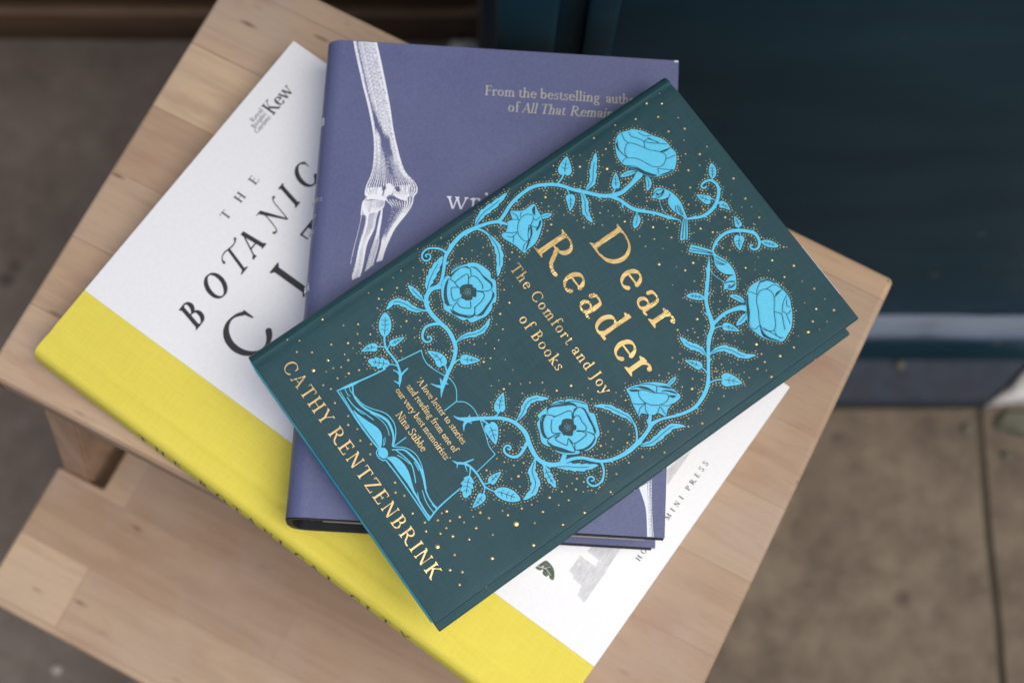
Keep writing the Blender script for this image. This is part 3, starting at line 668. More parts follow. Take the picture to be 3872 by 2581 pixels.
 ('vine',((108.55,73.73,0.53),(109.93,72.73,0.53))),
 ('vine',((112.4,75.55,0.53),(114.06,75.26,0.53))),
 ('vine',((93.85,175.83,0.34),(92.75,174.97,0.34))),
 ('vine',((10.61,113.63,0.45),(13.39,115.45,0.45),(16.39,116.16,0.45))),
 ('vine',((28.45,74.16,0.38),(26.96,72.41,0.38))),
 ('vine',((24.1,75.59,0.3),(22.19,75.3,0.3))),
 ('vine',((127.46,113.57,0.42),(125.13,115.57,0.42),(122.05,117.18,0.42),(120.12,117.45,0.42))),
 ('vine',((90.33,77.24,0.38),(90.1,79.03,0.38))),
 ('vine',((114.95,161.01,0.38),(113.62,160.84,0.38))),
 ('vine',((115.21,162.74,0.38),(114.97,165.1,0.38))),
 ('vine',((47.39,76.63,0.38),(46.82,78.2,0.38))),
 ('vine',((88.63,45.33,0.11),(90.65,46.41,0.45),(92.29,48.44,0.49),(94.39,49.69,0.45),(97.37,50.3,0.45),(100.44,50.39,0.42),(103.45,50.07,0.42),(105.47,49.99,0.38),(107.89,51,0.3),(109.78,52.15,0.27))),
 ('vine',((90.65,46.41,0.38),(92.32,44.99,0.08))),
 ('vine',((92.23,48.48,0.42),(92.79,50.83,0.34),(93.25,52.78,0.27))),
 ('vine',((92.95,48.65,0.3),(96.21,47.57,0.08))),
 ('vine',((27.12,52.85,0.42),(30.13,50.99,0.42),(32.93,50.2,0.45),(36.5,50.49,0.45),(39.83,50.47,0.45),(42.62,49.69,0.45),(44.9,48.88,0.53),(47.04,47.2,0.61),(49.41,45.19,0.08))),
 ('vine',((45.29,48.42,0.45),(43.56,48.34,0.3),(41.88,47.44,0.23))),
 ('vine',((45.61,48.66,0.45),(45.1,50.49,0.38),(44.74,52.8,0.27))),
 ('vine',((48.18,46.14,0.45),(47.01,45.49,0.3),(45.74,44.9,0.11))),
]
ART['leaves'] = [
 ('ser',((21.08,79.58),(18.41,82.38),(15.26,87.65),(12.27,94.22)),2.12),
 ('ser',((23.83,75.54),(19.45,74.88),(14.35,74.25)),1.59),
 ('ser',((27.47,72.99),(24.87,70.16),(19.95,68.02),(17.03,64.94),(17.88,60.18)),1.74),
 ('oval',((27.43,52.64),(23.4,55.8),(18.63,59.19)),2.8),
 ('heart',((31.71,52.9),(32.06,55.42),(32.62,59.74)),1.67),
 ('heart',((29.44,47.19),(27.87,44.97),(26.98,40.76)),2.05),
 ('lobe',((38.72,47.57),(35.61,44.21),(32.19,40.75)),2.65),
 ('ser',((15.84,116.08),(21.64,116.19),(27.47,113.9),(33.71,108.23)),1.82),
 ('ser',((47.18,77.01),(47.35,81.32),(49.25,86.03),(49.32,90.2),(46.89,94.84)),1.44),
 ('heart',((52.24,65.54),(48.76,66.37),(43.14,64.07)),2.73),
 ('heart',((54.93,73.82),(56.64,76.09),(59.95,80.34)),2.5),
 ('ser',((8.88,113.84),(6.46,119.48),(5.93,126.55),(4.78,134.34)),1.82),
 ('heart',((12.14,160.27),(9.79,162.49),(6.09,166.09)),3.41),
 ('ser',((23.92,163.4),(22.28,168.27),(17.83,172.06),(12.2,177.72)),1.74),
 ('heart',((30.72,175.03),(28.28,176.75),(24.78,179.37)),2.05),
 ('heart',((21.72,156.13),(24.23,154.91),(27.78,151.86)),2.27),
 ('ser',((23.62,161.19),(28.01,159.88),(32.2,157.26),(37.85,156.71)),1.74),
 ('ser',((29.71,186.85),(28.64,184.12),(27.56,179.63)),1.29),
 ('ser',((34.05,189.39),(37.45,188.29),(39.95,185.51)),1.36),
 ('ser',((45.93,175.24),(48.23,173.5),(50.57,170.28)),1.74),
 ('oval',((52.07,212.72),(49.21,215.03),(46.02,216.9)),1.74),
 ('heart',((59.63,205.65),(57.89,204.27),(53.93,202.26)),2.27),
 ('heart',((63.71,207.84),(64.77,209.35),(68.33,210.16)),1.82),
 ('heart',((76.55,208.64),(74.65,209.37),(71.61,209.91)),1.74),
 ('heart',((80.55,206.01),(82.42,204.05),(85.7,202.19)),2.58),
 ('oval',((87.92,212.37),(90.69,214.66),(94.07,217.31)),1.59),
 ('oval',((94.01,176.05),(91.22,173.72),(88.38,170.21)),1.67),
 ('ser',((105.56,189.2),(101.92,187.88),(99.28,185.68)),1.36),
 ('ser',((110,187.05),(111.09,183.91),(111.72,179.86)),1.52),
 ('heart',((108.85,174.93),(110.45,176.85),(114.61,179.55)),1.97),
 ('ser',((114.75,160.93),(110.57,160.29),(106.5,157.63),(101.29,156.7)),1.74),
 ('ser',((115.15,163.13),(115.96,168.2),(119.41,171.34),(124.16,173.94),(127.29,178.68)),1.67),
 ('heart',((117.5,155.82),(115.13,154.85),(110.92,151.98)),1.97),
 ('heart',((127.41,160.3),(129.33,162.66),(133.58,166.2)),3.26),
 ('ser',((115.49,139.22),(115.25,141.55),(114.61,144.67)),1.06),
 ('ser',((120.65,117.2),(116.92,117.26),(112.82,115.15),(108.11,112.54),(104.04,107.95)),1.52),
 ('ser',((129.74,113.83),(131.54,118.97),(131.04,125.49),(131.22,130.56),(134.46,134.83)),1.74),
 ('ser',((90.49,77.92),(89.11,81.61),(86.87,85.09),(86.97,89.21),(90.65,94.37)),1.67),
 ('heart',((82.81,74.1),(80.31,75.89),(77.06,80.1)),2.65),
 ('heart',((85.01,66.95),(88.1,66.34),(93.65,64.15)),3.18),
 ('ser',((116.16,79.5),(119.2,83.75),(122.76,88.09),(126.09,94.37)),1.89),
 ('ser',((108.94,73.31),(112.02,69.82),(116.54,68.38),(119.11,64.89),(119.41,59.72)),2.12),
 ('lobe',((113.08,75.51),(117.25,74.54),(123.27,74.05)),1.82),
 ('lobe',((98.02,47.33),(101,44.07),(104.77,40.47)),2.8),
 ('heart',((105.56,52.9),(104.88,54.98),(104.42,59.31)),1.97),
 ('heart',((107.6,47.19),(108.84,45.07),(109.85,40.4)),2.05),
 ('oval',((109.47,52.05),(112.65,54.88),(118.83,58.89)),2.8),
 ('ser',((22.33,139.4),(23.29,141.83),(24.14,144.59)),1.29),
]
ART['polys'] = {
 'rose0': [
 ('+',((13.78,187.39),(11.6,190),(11.09,192.36),(12.3,195.9),(12.82,197.74),(16.45,201.2),(19.99,202.99),(23.78,205.58),(26.49,206.49),(29.81,206.45),(32.62,206.79),(35.56,205.14),(37.95,202.72),(39.26,200.23),(38.67,197.23),(37.36,193.78),(35.31,190.89),(32.37,188.68),(29.06,187.24),(25.85,185.23),(22.87,184.27),(18.94,184.51))),
 ('c',((17.96,189.67,0.12),(19.53,188.25,0.12),(22.34,187.87,0.12),(24.95,190.83,0.12),(28.89,192.79,0.12),(32.04,194.35,0.12),(34.03,196.8,0.12),(34,199.3,0.12),(32.57,201.62,0.12),(30.55,202.41,0.12),(27.96,200.91,0.12),(24.78,197.87,0.12),(20.77,195.47,0.12),(17.71,193.32,0.12),(16.9,191.45,0.12),(17.96,189.67,0.12))),
 ('c',((11.09,192.36,0.12),(13.01,192.15,0.12),(14.7,191.62,0.12),(17.02,192.35,0.12))),
 ('c',((12.98,195.39,0.12),(15.18,195.22,0.12),(17.85,197.17,0.12),(20.39,198.22,0.12),(23.02,196.83,0.12))),
 ('c',((20.73,198.71,0.12),(22.1,199.9,0.12),(24.71,202.88,0.12),(27.16,205.98,0.12))),
 ('c',((28.41,201.56,0.12),(29.11,204,0.12),(29.64,206.58,0.12))),
 ('c',((32.73,201.5,0.12),(33.38,204.23,0.12),(33.62,206.03,0.12))),
 ('c',((22.65,184.68,0.12),(22.1,186.08,0.12),(22.34,187.87,0.12))),
 ('c',((34.07,195.78,0.12),(36.29,194.59,0.12))),
 ('c',((38.6,200.74,0.12),(36.29,198.05,0.12),(34.14,195.73,0.12))),
 ('c',((12.88,189.04,0.12),(15.81,187.35,0.12),(18.51,186.8,0.12),(22.22,187.71,0.12))),
 ('c',((15.49,198.95,0.12),(18.03,200,0.12),(19.86,202.59,0.12))),
 ('c',((20.39,198.22,0.12),(20.29,200.28,0.12),(21.77,201.64,0.12),(24.83,203.78,0.12))),
 ('c',((19.62,200.79,0.12),(22,201.96,0.12),(24.38,203.14,0.12))),
 ('c',((23.99,183.68,0.12),(27.5,187.92,0.12),(32.22,190.27,0.12),(36.5,193.44,0.12))),
 ('-',((14.01,187.36),(16.25,186.52),(18.67,186.68),(22,187.38),(21.38,187.6),(18.17,187.05),(15.97,187.22),(13.85,188.22))),
 ('-',((23.32,184.18),(26.35,184.85),(28.83,186.92),(32.77,188.87),(35.64,191.14),(36.5,193.44),(33.01,190.66),(29.07,188.71),(26.14,186))),
 ('-',((28.53,201.72),(29.72,203.05),(29.69,206.29),(28.94,204.13))),
 ('-',((36.9,193.63),(38.67,197.23),(39.1,200.36),(38.49,201.32),(38.13,198.63))),
],
 'rose1': [
 ('+',((103.7,191.78),(102.19,193.8),(101.23,196.26),(101.57,200.92),(102.65,203.27),(105.54,205.68),(110.32,206.84),(114.35,207.1),(118.88,204.5),(120.4,203.88),(124.22,201),(126.69,198.3),(127.57,196.13),(128.97,192.09),(126.74,188.96),(122.89,186.13),(118.48,184.71),(114.73,184.23),(111.26,186.21),(106.25,189.49))),
 ('c',((106.69,194.94,0.12),(105.37,197.93,0.12),(106.31,200.64,0.12),(108.6,201.79,0.12),(111.48,200.99,0.12),(116.51,197.03,0.12),(120.91,194.29,0.12),(122.76,192.1,0.12),(121.89,189.85,0.12),(119.01,188.2,0.12),(115.53,189.47,0.12),(111.86,191.86,0.12),(108.58,193.45,0.12),(106.69,194.94,0.12))),
 ('c',((102.44,193.11,0.12),(103.6,194.4,0.12),(105.74,195.68,0.12))),
 ('c',((105.74,195.68,0.12),(103.75,197.73,0.12),(101.84,200.95,0.12))),
 ('c',((106.31,200.64,0.12),(106.75,204.73,0.12),(110.57,206.64,0.12))),
 ('c',((111.39,201.56,0.12),(110.26,203.43,0.12),(110.5,206.2,0.12))),
 ('c',((118.83,199.61,0.12),(115.61,202.66,0.12),(113.67,206.16,0.12))),
 ('c',((116.35,197.15,0.12),(118.99,199,0.12),(121.56,197.95,0.12),(125.28,195.98,0.12))),
 ('c',((117.52,188.15,0.12),(117.77,185.76,0.12),(116.34,184.44,0.12))),
 ('c',((117.63,188.31,0.12),(120.89,186.73,0.12),(122.96,186.57,0.12))),
 ('c',((123.07,191.85,0.12),(125.99,191.51,0.12),(127.79,193.02,0.12))),
 ('c',((118.43,200.42,0.12),(120.49,201.25,0.12),(120.13,203.5,0.12))),
 ('c',((115.25,204.91,0.12),(117.56,203.33,0.12),(118.65,204.18,0.12))),
 ('c',((120.58,200.69,0.12),(124.6,199.47,0.12))),
 ('c',((119.46,188.83,0.12),(123.56,190.49,0.12),(127.66,192.15,0.12))),
 ('-',((104.38,191),(103.61,192.68),(106.88,190.37),(110.36,188.38),(114.33,185.03),(116.18,184.56),(114.31,184.32),(111.26,186.21),(106.95,189.09))),
 ('-',((102.18,199.69),(101.95,201.11),(102.82,203.38),(105.48,205.73),(106.88,205.61),(103.75,203.64),(102.7,200.77))),
 ('-',((111.34,201.84),(110.31,203.15),(110.44,205.76),(111.12,203.25))),
 ('-',((118.37,187.97),(121,186.89),(123.71,186.95),(126.65,189.03),(128.52,191.46),(124.67,188.64),(121.55,187.67))),
 ('-',((106.24,206.11),(110.1,207.02),(114.89,207.17),(117.62,205.49),(114.44,206.54),(110.19,206.45))),
],
 'rose2': [
 ('+',((19.76,93.64),(19.6,94.46),(19.62,97.27),(21.25,101.3),(23.04,104.04),(26.18,105.82),(30.25,106.69),(32.59,105.48),(34.52,106.46),(37.99,104.44),(42.4,101.13),(42.29,99.32),(44.01,97.76),(45.26,94.04),(44.78,90.63),(43.97,86.76),(41.68,86.28),(41.06,84.39),(36.53,82.46),(32.38,80.72),(29.57,82.25),(27.17,83),(23.83,85.17),(21.31,87.84),(20.61,90.68),(21.84,91.37))),
 ('c',((22.65,91.12,0.14),(21.23,92.59,0.14),(20.93,96.34,0.14),(21.83,99,0.14),(23.66,100.53,0.14),(26.45,99.25,0.14))),
 ('c',((23.39,101.19,0.14),(25.06,102.84,0.14),(29.23,103.16,0.14),(31.65,103.8,0.14),(34.93,104.27,0.14),(36.66,102.56,0.14),(36.14,100.1,0.14),(33.76,97.1,0.14))),
 ('c',((37.53,102.41,0.14),(39.71,102.02,0.14),(41.2,99.3,0.14),(42.68,95.89,0.14),(43.83,92.72,0.14),(42.6,90.31,0.14),(41.3,90.54,0.14))),
 ('c',((39.15,92.3,0.14),(41.52,90.15,0.14),(41.28,88.45,0.14),(38.74,85.57,0.14),(35.46,83.69,0.14),(33.62,84.52,0.14),(32.68,88,0.14))),
 ('c',((32.64,84.51,0.14),(31.43,82.8,0.14),(28.16,83.7,0.14),(24.36,86.62,0.14),(22.31,89.95,0.14),(24.18,91.21,0.14),(27.8,91.46,0.14))),
 ('c',((33.92,96.98,0.14),(35.96,98.82,0.14),(37.81,97.97,0.14),(38.97,94.79,0.14),(39.26,91.76,0.14))),
 ('c',((27.2,97.53,0.14),(26.89,99.17,0.14),(28.87,100.58,0.14),(33.25,100.52,0.14),(34.28,99.55,0.14))),
 ('c',((30.85,90.24,0.14),(28.46,91.7,0.14),(26.47,89.59,0.14),(26.89,88.12,0.14),(30.16,86.51,0.14),(31.79,86.75,0.14),(32.15,89.31,0.14))),
 ('c',((24.96,91.6,0.14),(24.86,93.55,0.14),(24.78,96.9,0.14),(25.67,98.15,0.14),(29.05,95.98,0.14))),
 ('c',((33.43,87,0.14),(35.39,87.01,0.14),(37.43,88.85,0.14),(38.37,90.52,0.14),(35.99,91.98,0.14))),
 ('c',((19.92,93.52,0.14),(19.95,97.04,0.14),(21.19,100.87,0.14))),
 ('c',((29.79,82.56,0.14),(32.03,83.31,0.14))),
 ('c',((33.93,82.9,0.14),(36.82,83.19,0.14),(39.61,85.42,0.14))),
 ('-',((21.99,91.58),(21.02,92.98),(20.88,95.91),(21.73,99.54),(23.22,100.6),(23.83,100.41),(21.55,98.25),(21.31,95.13),(21.89,92.83))),
 ('-',((23.5,101.35),(24.51,102.76),(26.93,103.39),(29.78,103.24),(32.42,104.19),(35.04,104.43),(36.45,102.95),(34.49,103.65),(30.98,102.86),(27.03,102.85),(24.68,102.17))),
 ('-',((24.69,86.39),(22.3,89.25),(22.42,90.11),(25.24,87.17),(28.94,84.8),(32.09,83.74),(30.99,82.88),(28.21,83.77))),
 ('-',((34.09,82.79),(35.62,83.57),(38.91,85.45),(41.6,88.22),(41.63,90.3),(42.37,89.3),(41.8,87.13),(38.95,84.49),(36.37,82.57))),
 ('-',((42.71,90.47),(43.67,92.83),(42.3,96.39),(41.26,99.73),(39.32,102.16),(38.36,102.19),(40.23,100),(41.65,96.16),(42.64,93.1))),
 ('-',((27.98,93.45),(28.43,94.77),(28.83,95.67),(30.26,97),(31.57,96.77),(32.56,97.48),(34.3,96.47),(35.81,95.16),(34.93,93.91),(35.79,93.06),(34.67,90.8),(33.63,90.37),(32.37,89.63),(31.18,90.71),(29.44,91.01),(28.24,92.09))),
],
 'rose3': [
 ('+',((93.42,87.31),(93.21,89.33),(92.97,92.31),(93.35,96.7),(94.66,98.92),(96.09,98.81),(95.09,100.2),(97.43,103.07),(101.52,106.15),(105.38,104.93),(107.25,106.22),(110.88,104.84),(115.57,102.85),(116.51,100.75),(118.15,98.59),(118.29,94.2),(116.3,91.94),(117.16,90.47),(114.37,85.92),(110.97,83.31),(108.63,83.17),(106.6,81.5),(103.94,80.66),(100.07,82.46),(96.39,83.75),(95.5,85.8),(93.73,85.97))),
 ('c',((95.23,90.18,0.14),(93.37,91.54,0.14),(93.66,94.6,0.14),(95.82,98.63,0.14),(98.32,101.47,0.14),(100.71,101.83,0.14),(101.49,99.61,0.14),(103.52,97.17,0.14))),
 ('c',((103.54,97.86,0.14),(100.87,100.07,0.14),(101.03,102.29,0.14),(102.44,103.59,0.14),(105.7,103.52,0.14),(109.57,103,0.14),(113.32,102.32,0.14),(114.22,100.95,0.14),(112.29,99.57,0.14))),
 ('c',((111.11,98.58,0.14),(113.78,100.34,0.14),(115.97,100.12,0.14),(117.63,96.55,0.14),(117.26,93.09,0.14),(115.15,90.46,0.14),(113.09,91.51,0.14))),
 ('c',((109.42,90.96,0.14),(113.69,90.38,0.14),(115.69,89.59,0.14),(114.32,87.35,0.14),(110.58,84.06,0.14),(106.25,82.59,0.14),(104.72,83.71,0.14),(104.92,87.28,0.14))),
 ('c',((105.62,89.56,0.14),(104.79,86.44,0.14),(104.19,83.63,0.14),(102.18,82.78,0.14),(98.44,84.12,0.14),(95.25,86.91,0.14),(95.63,89.42,0.14),(98.22,91.73,0.14))),
 ('c',((98.31,91.19,0.14),(98.92,94.02,0.14),(99.65,97.69,0.14),(100.94,98.84,0.14),(103.21,97.4,0.14))),
 ('c',((103.94,97.1,0.14),(103.32,99.19,0.14),(104.35,100.31,0.14),(106.85,99.86,0.14),(109.79,100.02,0.14),(110.74,98.38,0.14),(108.84,96.05,0.14))),
 ('c',((105.63,86.3,0.14),(106.01,88.81,0.14),(106.46,86.15,0.14),(109,87.08,0.14),(111.29,88.65,0.14),(109.31,90.8,0.14))),
 ('c',((110.47,91.11,0.14),(112.57,91.43,0.14),(112.87,94.47,0.14),(112.56,97.97,0.14),(110.61,97.55,0.14),(108.93,95.52,0.14))),
 ('c',((98.8,89.9,0.14),(101.06,87.78,0.14),(103.65,86.81,0.14),(105.4,89.26,0.14))),
 ('c',((93.6,96.52,0.14),(95.45,98.44,0.14))),
 ('c',((96.11,99.36,0.14),(97.99,102.66,0.14),(101.55,105.66,0.14))),
 ('-',((94.3,90.86),(93.39,92.23),(94.69,95.72),(97.23,100.4),(99.45,102.05),(100.49,101.85),(98.51,100.4),(96.63,97.1),(94.47,93.08))),
 ('-',((101.41,102.95),(102.88,104.21),(106.45,103.91),(111.04,103.08),(113.38,102.41),(113.76,101.29),(111.33,102.16),(107.46,102.69),(103.81,103.52))),
 ('-',((96.23,86.29),(95.13,88.39),(95.63,89.42),(97.35,86.54),(101.27,84.14),(104.04,83.74),(102.49,82.56),(99.47,83.59))),
 ('-',((105.64,83.04),(108.17,83.97),(111.27,86.34),(114.3,88.29),(115.48,89.29),(113.82,86.32),(110.66,83.53),(107.46,82.64))),
 ('-',((115.37,90.76),(116.65,93.54),(116.71,97.23),(115.55,100.19),(116.32,99.95),(117.7,96.97),(117.48,93.4))),
 ('-',((101.63,93.19),(101.56,94.41),(102.49,96.06),(104.31,97.29),(105.66,96.53),(107.04,96.82),(108.21,95.82),(108.01,94.56),(109.33,93.12),(108.76,91.67),(107.69,90.83),(107.04,89.92),(105.53,90.1),(104.1,89.74),(102.67,90.7),(102.64,91.98))),
],
 'bud0': [
 ('+',((12.64,130.34),(14.5,133.32),(15.63,135.62),(15.54,139.77),(16.44,141.04),(19.23,140.36),(21.61,140.17),(24.75,138.93),(26.84,136.93),(30.72,131.13),(31.28,126.17),(31.63,124.01),(26.33,122.84),(21.34,120.72),(19.02,120.96),(19.04,123.09),(17.28,125.56),(15.51,126.59),(16.08,128.82))),
 ('c',((18.65,130.31,0.12),(17.56,133.02,0.12),(17.97,135.6,0.12),(19.59,137.31,0.12),(21.14,136.66,0.12),(23.11,133.79,0.12),(25.41,130.68,0.12),(27.99,129.04,0.12),(27.31,127.38,0.12),(24.16,126.8,0.12),(21.07,128.08,0.12),(18.65,130.31,0.12))),
 ('c',((15.62,126.75,0.12),(16.31,129.13,0.12),(17.93,131.07,0.12))),
 ('c',((17.82,130.91,0.12),(15.88,131.36,0.12),(13.2,130.42,0.12))),
 ('c',((17.11,132.39,0.12),(15.67,133.91,0.12))),
 ('c',((19.09,122.82,0.12),(20.99,124.79,0.12),(22.11,127.08,0.12),(22.7,124.03,0.12),(21.03,122.38,0.12))),
 ('c',((23.03,124.51,0.12),(24.9,122.92,0.12))),
 ('c',((25.41,130.68,0.12),(22.66,133.15,0.12),(23.11,133.79,0.12),(25.12,135.21,0.12),(25.25,137.51,0.12))),
 ('c',((28.15,128.21,0.12),(28.9,125.75,0.12),(30.64,124.01,0.12))),
 ('c',((21.14,136.66,0.12),(22.47,137.13,0.12),(22.27,139.68,0.12))),
 ('-',((23.33,133.39),(24.11,133.78),(26.53,132.26),(28.6,129.55),(30.78,126.3),(31.31,124.96),(28.81,127.73),(26.96,130.75))),
 ('-',((16.93,139.24),(16.94,140.68),(19.93,138.5),(20.82,138.34),(19.48,137.87),(17.82,138.36))),
 ('-',((23.37,138.4),(24.2,138.86),(26.02,136.47),(26.66,134.56),(25.78,134.73),(25.02,136.48))),
],
 'bud1': [
 ('+',((106.71,123.75),(107.05,126.57),(107.53,128.58),(108.33,130.84),(110,133.85),(111.7,136.37),(114.72,139.33),(117.81,140.32),(119.86,140.66),(122.15,141.06),(123.21,140.01),(123.42,136.99),(123.73,133.43),(125.83,130.4),(123.22,129.06),(122.42,126.82),(121.04,125.02),(118.83,122.91),(119.31,121.13),(116.21,121.57),(112.87,122.2),(109.43,123.36))),
 ('c',((110.55,127.26,0.12),(112.51,126.35,0.12),(115.64,126.74,0.12),(118.69,128.7,0.12),(120.58,132.01,0.12),(120.74,135.22,0.12),(119.31,136.88,0.12),(117.61,136.17,0.12),(114.82,132.59,0.12),(111.38,129.96,0.12),(110.26,128.19,0.12),(110.55,127.26,0.12))),
 ('c',((107.55,125.73,0.12),(108.97,129.4,0.12),(111.58,131.71,0.12),(114.88,133.01,0.12))),
 ('c',((113.16,135.27,0.12),(115.37,133.36,0.12))),
 ('c',((107.53,128.58,0.12),(109.52,131.84,0.12),(112.03,134.69,0.12),(113.27,135.42,0.12),(115.58,138.67,0.12),(118.05,140.13,0.12))),
 ('c',((116.34,135.72,0.12),(116.75,137.3,0.12),(119.07,138.88,0.12),(120.85,140.38,0.12))),
 ('c',((113.13,122.23,0.12),(115.31,124.62,0.12),(116.17,126.82,0.12))),
 ('c',((121,131.93,0.12),(122.8,134.13,0.12),(123.36,136.56,0.12))),
 ('c',((116.32,126.7,0.12),(118.63,124.95,0.12),(120.67,124.83,0.12))),
 ('c',((120.76,130.93,0.12),(122.23,129.34,0.12),(122.8,127.48,0.12))),
 ('c',((118.41,121.33,0.12),(116.7,123.57,0.12),(116.36,126.43,0.12))),
 ('c',((121.13,131.12,0.12),(123.33,130.88,0.12),(125.21,130.87,0.12))),
 ('-',((107.4,124.65),(109.18,127.35),(110.15,128.04),(110.01,126.72),(108.63,124.91))),
 ('-',((108.09,128.16),(110.76,130.9),(113.45,132.67),(114.77,132.86),(111.97,130.93),(109.66,128.88))),
 ('-',((115.92,135.8),(117.32,138.3),(119.42,140.04),(120.96,140.53),(118.47,138.38))),
 ('-',((119.38,136.98),(120.21,138.48),(121.4,139.48),(121.42,138.04),(120.54,137.28))),
 ('-',((113.21,135.47),(115.52,138.24),(118.05,140.13),(116.04,137.84))),
],
 'bird0': [
 ('+',((43.47,184.96),(43.09,186.57),(41.94,187.45),(41.24,188.62),(41.32,190.03),(42.38,191.45),(44.36,192.89),(46.81,193.99),(49.98,194.52),(53.41,194.37),(56.71,193.32),(60.38,192.09),(58.39,191.05),(55.11,189.63),(51.79,189.21),(49.25,189.91),(47.83,191.48),(47.29,189.43),(46.54,187.79),(44.65,186.28))),
 ('+',((59.47,190.81),(60.45,192.18),(67.78,186.81),(67.6,185.57),(66.19,183.86))),
 ('-',((43.42,186.32),(43.95,187.79),(44.09,190.14),(43.5,191.67),(44.29,191.86),(45.42,189.87),(45.39,187.68),(44.32,186.53),(45.07,188.66),(44.54,190.05),(44.57,188.31))),
 ('c',((42.73,187,0.15),(42.3,189.04,0.15),(43.23,191.79,0.15))),
 ('c',((46.85,192.97,0.15),(47.83,191.48,0.15))),
 ('c',((59.93,191.1,0.15),(63.01,188,0.15),(66.73,184.77,0.15))),
 ('c',((60.32,191.64,0.15),(63.69,188.96,0.15),(67.54,185.91,0.15))),
 ('c',((53.05,192.43,0.15),(54.92,191.49,0.15),(57.67,191.11,0.15))),
 ('c',((52.81,191.38,0.15),(54.57,190.29,0.15),(55.56,190.26,0.15))),
 ('c',((54.27,192.72,0.15),(55.81,192.04,0.15),(58.12,191.75,0.15))),
 ('c',((43.44,188.08,0.3),(43.67,188.4,0.3))),
 ('s',((46.23,187.44,0.11),(49.53,186.02,0.11),(53.5,185.94,0.11),(56.62,187.49,0.11),(59.4,189.29,0.11))),
],
 'bird1': [
 ('+',((71.32,185.58),(71.68,186.78),(78.72,192.15),(80.24,190.98),(73.65,183.8),(72.46,184.22))),
 ('+',((79.05,191.9),(81.84,192.68),(84.7,193.91),(87.65,194.57),(91.01,194.41),(93.81,193.46),(96.83,191.45),(98.32,190.09),(98.44,188.87),(97.5,187.4),(96.16,186.49),(95.83,184.78),(95.25,186.11),(94.53,185.79),(94.55,186.51),(93.92,187.01),(93.09,188.62),(92.44,190.84),(92.77,193.04),(90.59,190.32),(87.74,189.1),(84.38,189.25),(81.91,190.67))),
 ('-',((93.98,187.1),(93.62,188.46),(94.32,190.36),(95.72,191.98),(95.54,190.89),(94.19,188.99))),
 ('-',((95.91,186.68),(96.39,188.76),(96.08,191.45),(96.97,190.26),(97.03,188.26))),
 ('c',((72.42,185.72,0.15),(76.31,189.1,0.15),(79.53,191.53,0.15))),
 ('c',((72.94,184.34,0.15),(76.96,188.6,0.15),(79.85,191.28,0.15))),
 ('c',((81.87,191.68,0.15),(84.35,192.71,0.15),(86.66,193.86,0.15))),
 ('c',((82.89,190.65,0.15),(85.08,191.65,0.15),(86.85,192.73,0.15))),
 ('c',((83.96,190.06,0.15),(85.34,190.96,0.15),(86.56,191.98,0.15))),
 ('c',((95.69,188.32,0.3),(95.82,188.51,0.3))),
 ('s',((84.36,186.42,0.11),(86.2,185.88,0.11),(88.53,186.03,0.11),(91.16,186.94,0.11),(93.37,187.28,0.11),(94.39,186.64,0.11))),
],
 'book': [
 ('s',((35.31,22.76,0.15),(36.05,26.12,0.45),(36.74,29.28,0.68),(37.36,32.95,0.34),(38.35,38.21,0.3),(39.39,44.81,0.27))),
 ('s',((35.31,22.76,0.23),(42.52,22.6,0.23),(51.66,22.23,0.23),(60.66,22.38,0.23),(66.31,22.78,0.23))),
 ('s',((36.39,23.61,0.15),(43.81,23.08,0.15),(52.41,22.62,0.15),(60.19,22.7,0.15),(66.79,23.13,0.15))),
 ('+',((46.21,23.48),(49.73,24.46),(54.11,25.98),(57.95,27.42),(60.91,27.64),(63.45,26.61),(66.06,24.4),(66.38,23.41),(63.12,23.4),(56.82,23.22),(51.09,23.07))),
 ('s',((37.21,29.41,0.3),(41.36,27.26,0.3),(46.69,27.46,0.38),(51.3,29.28,0.45),(55.26,31.55,0.53),(58.89,32.68,0.57),(62.69,32.09,0.49),(65.93,30.74,0.38),(68.61,28.29,0.3))),
 ('s',((41.84,27.6,0.19),(46.28,28.19,0.19),(50.41,30.35,0.19),(54.87,33.64,0.19),(58.81,34.55,0.19),(62.61,33.95,0.19),(66.1,31.63,0.19),(68.99,28.48,0.19))),
 ('s',((51.39,28.76,0.17),(54.71,30.11,0.17),(58.65,31.02,0.17),(61.71,30.72,0.17),(64.07,29.77,0.17))),
 ('s',((40.2,24.64,0.19),(45.27,24.8,0.19),(49.87,26.63,0.19),(54.68,28.09,0.19))),
 ('s',((36.98,27.75,0.15),(39,27.27,0.15),(41.15,27.63,0.15))),
 ('s',((36.21,26.01,0.15),(39.09,25.4,0.15),(40.38,25.88,0.15))),
 ('s',((63.83,27.8,0.15),(65.39,26.72,0.15),(66.36,25.46,0.15))),
 ('s',((64.07,26.82,0.11),(66.21,25.25,0.11))),
 ('s',((45.8,24.89,0.15),(48.47,25.33,0.15),(50.5,26.2,0.15))),
 ('+',((66.81,24.47),(68.15,25.35),(70.02,25.05),(71.27,23.87),(71.13,22.38),(69.8,21.49),(68.11,21.4),(66.57,22.82))),
 ('s',((66.26,23.04,0.23),(66.86,21.27,0.23),(69,20.69,0.23),(71.32,21.35,0.23),(72.19,22.56,0.23),(75.43,22.56,0.23))),
 ('+',((71.55,23.46),(72.54,25.94),(74.61,27.22),(78.29,27.83),(82.15,27.4),(85.87,26.15),(89.59,24.91),(93.14,24.1),(91.12,23.84),(85.41,24.22),(79.25,23.99),(74.12,23.94))),
 ('s',((69.99,27.26,0.23),(72.8,31.19,0.34),(76.92,32.4,0.42),(80.39,32.7,0.45),(84.55,32.05,0.49),(88.58,30.59,0.42),(92.39,28.82,0.3),(96.82,27.97,0.27),(101.48,28.39,0.23))),
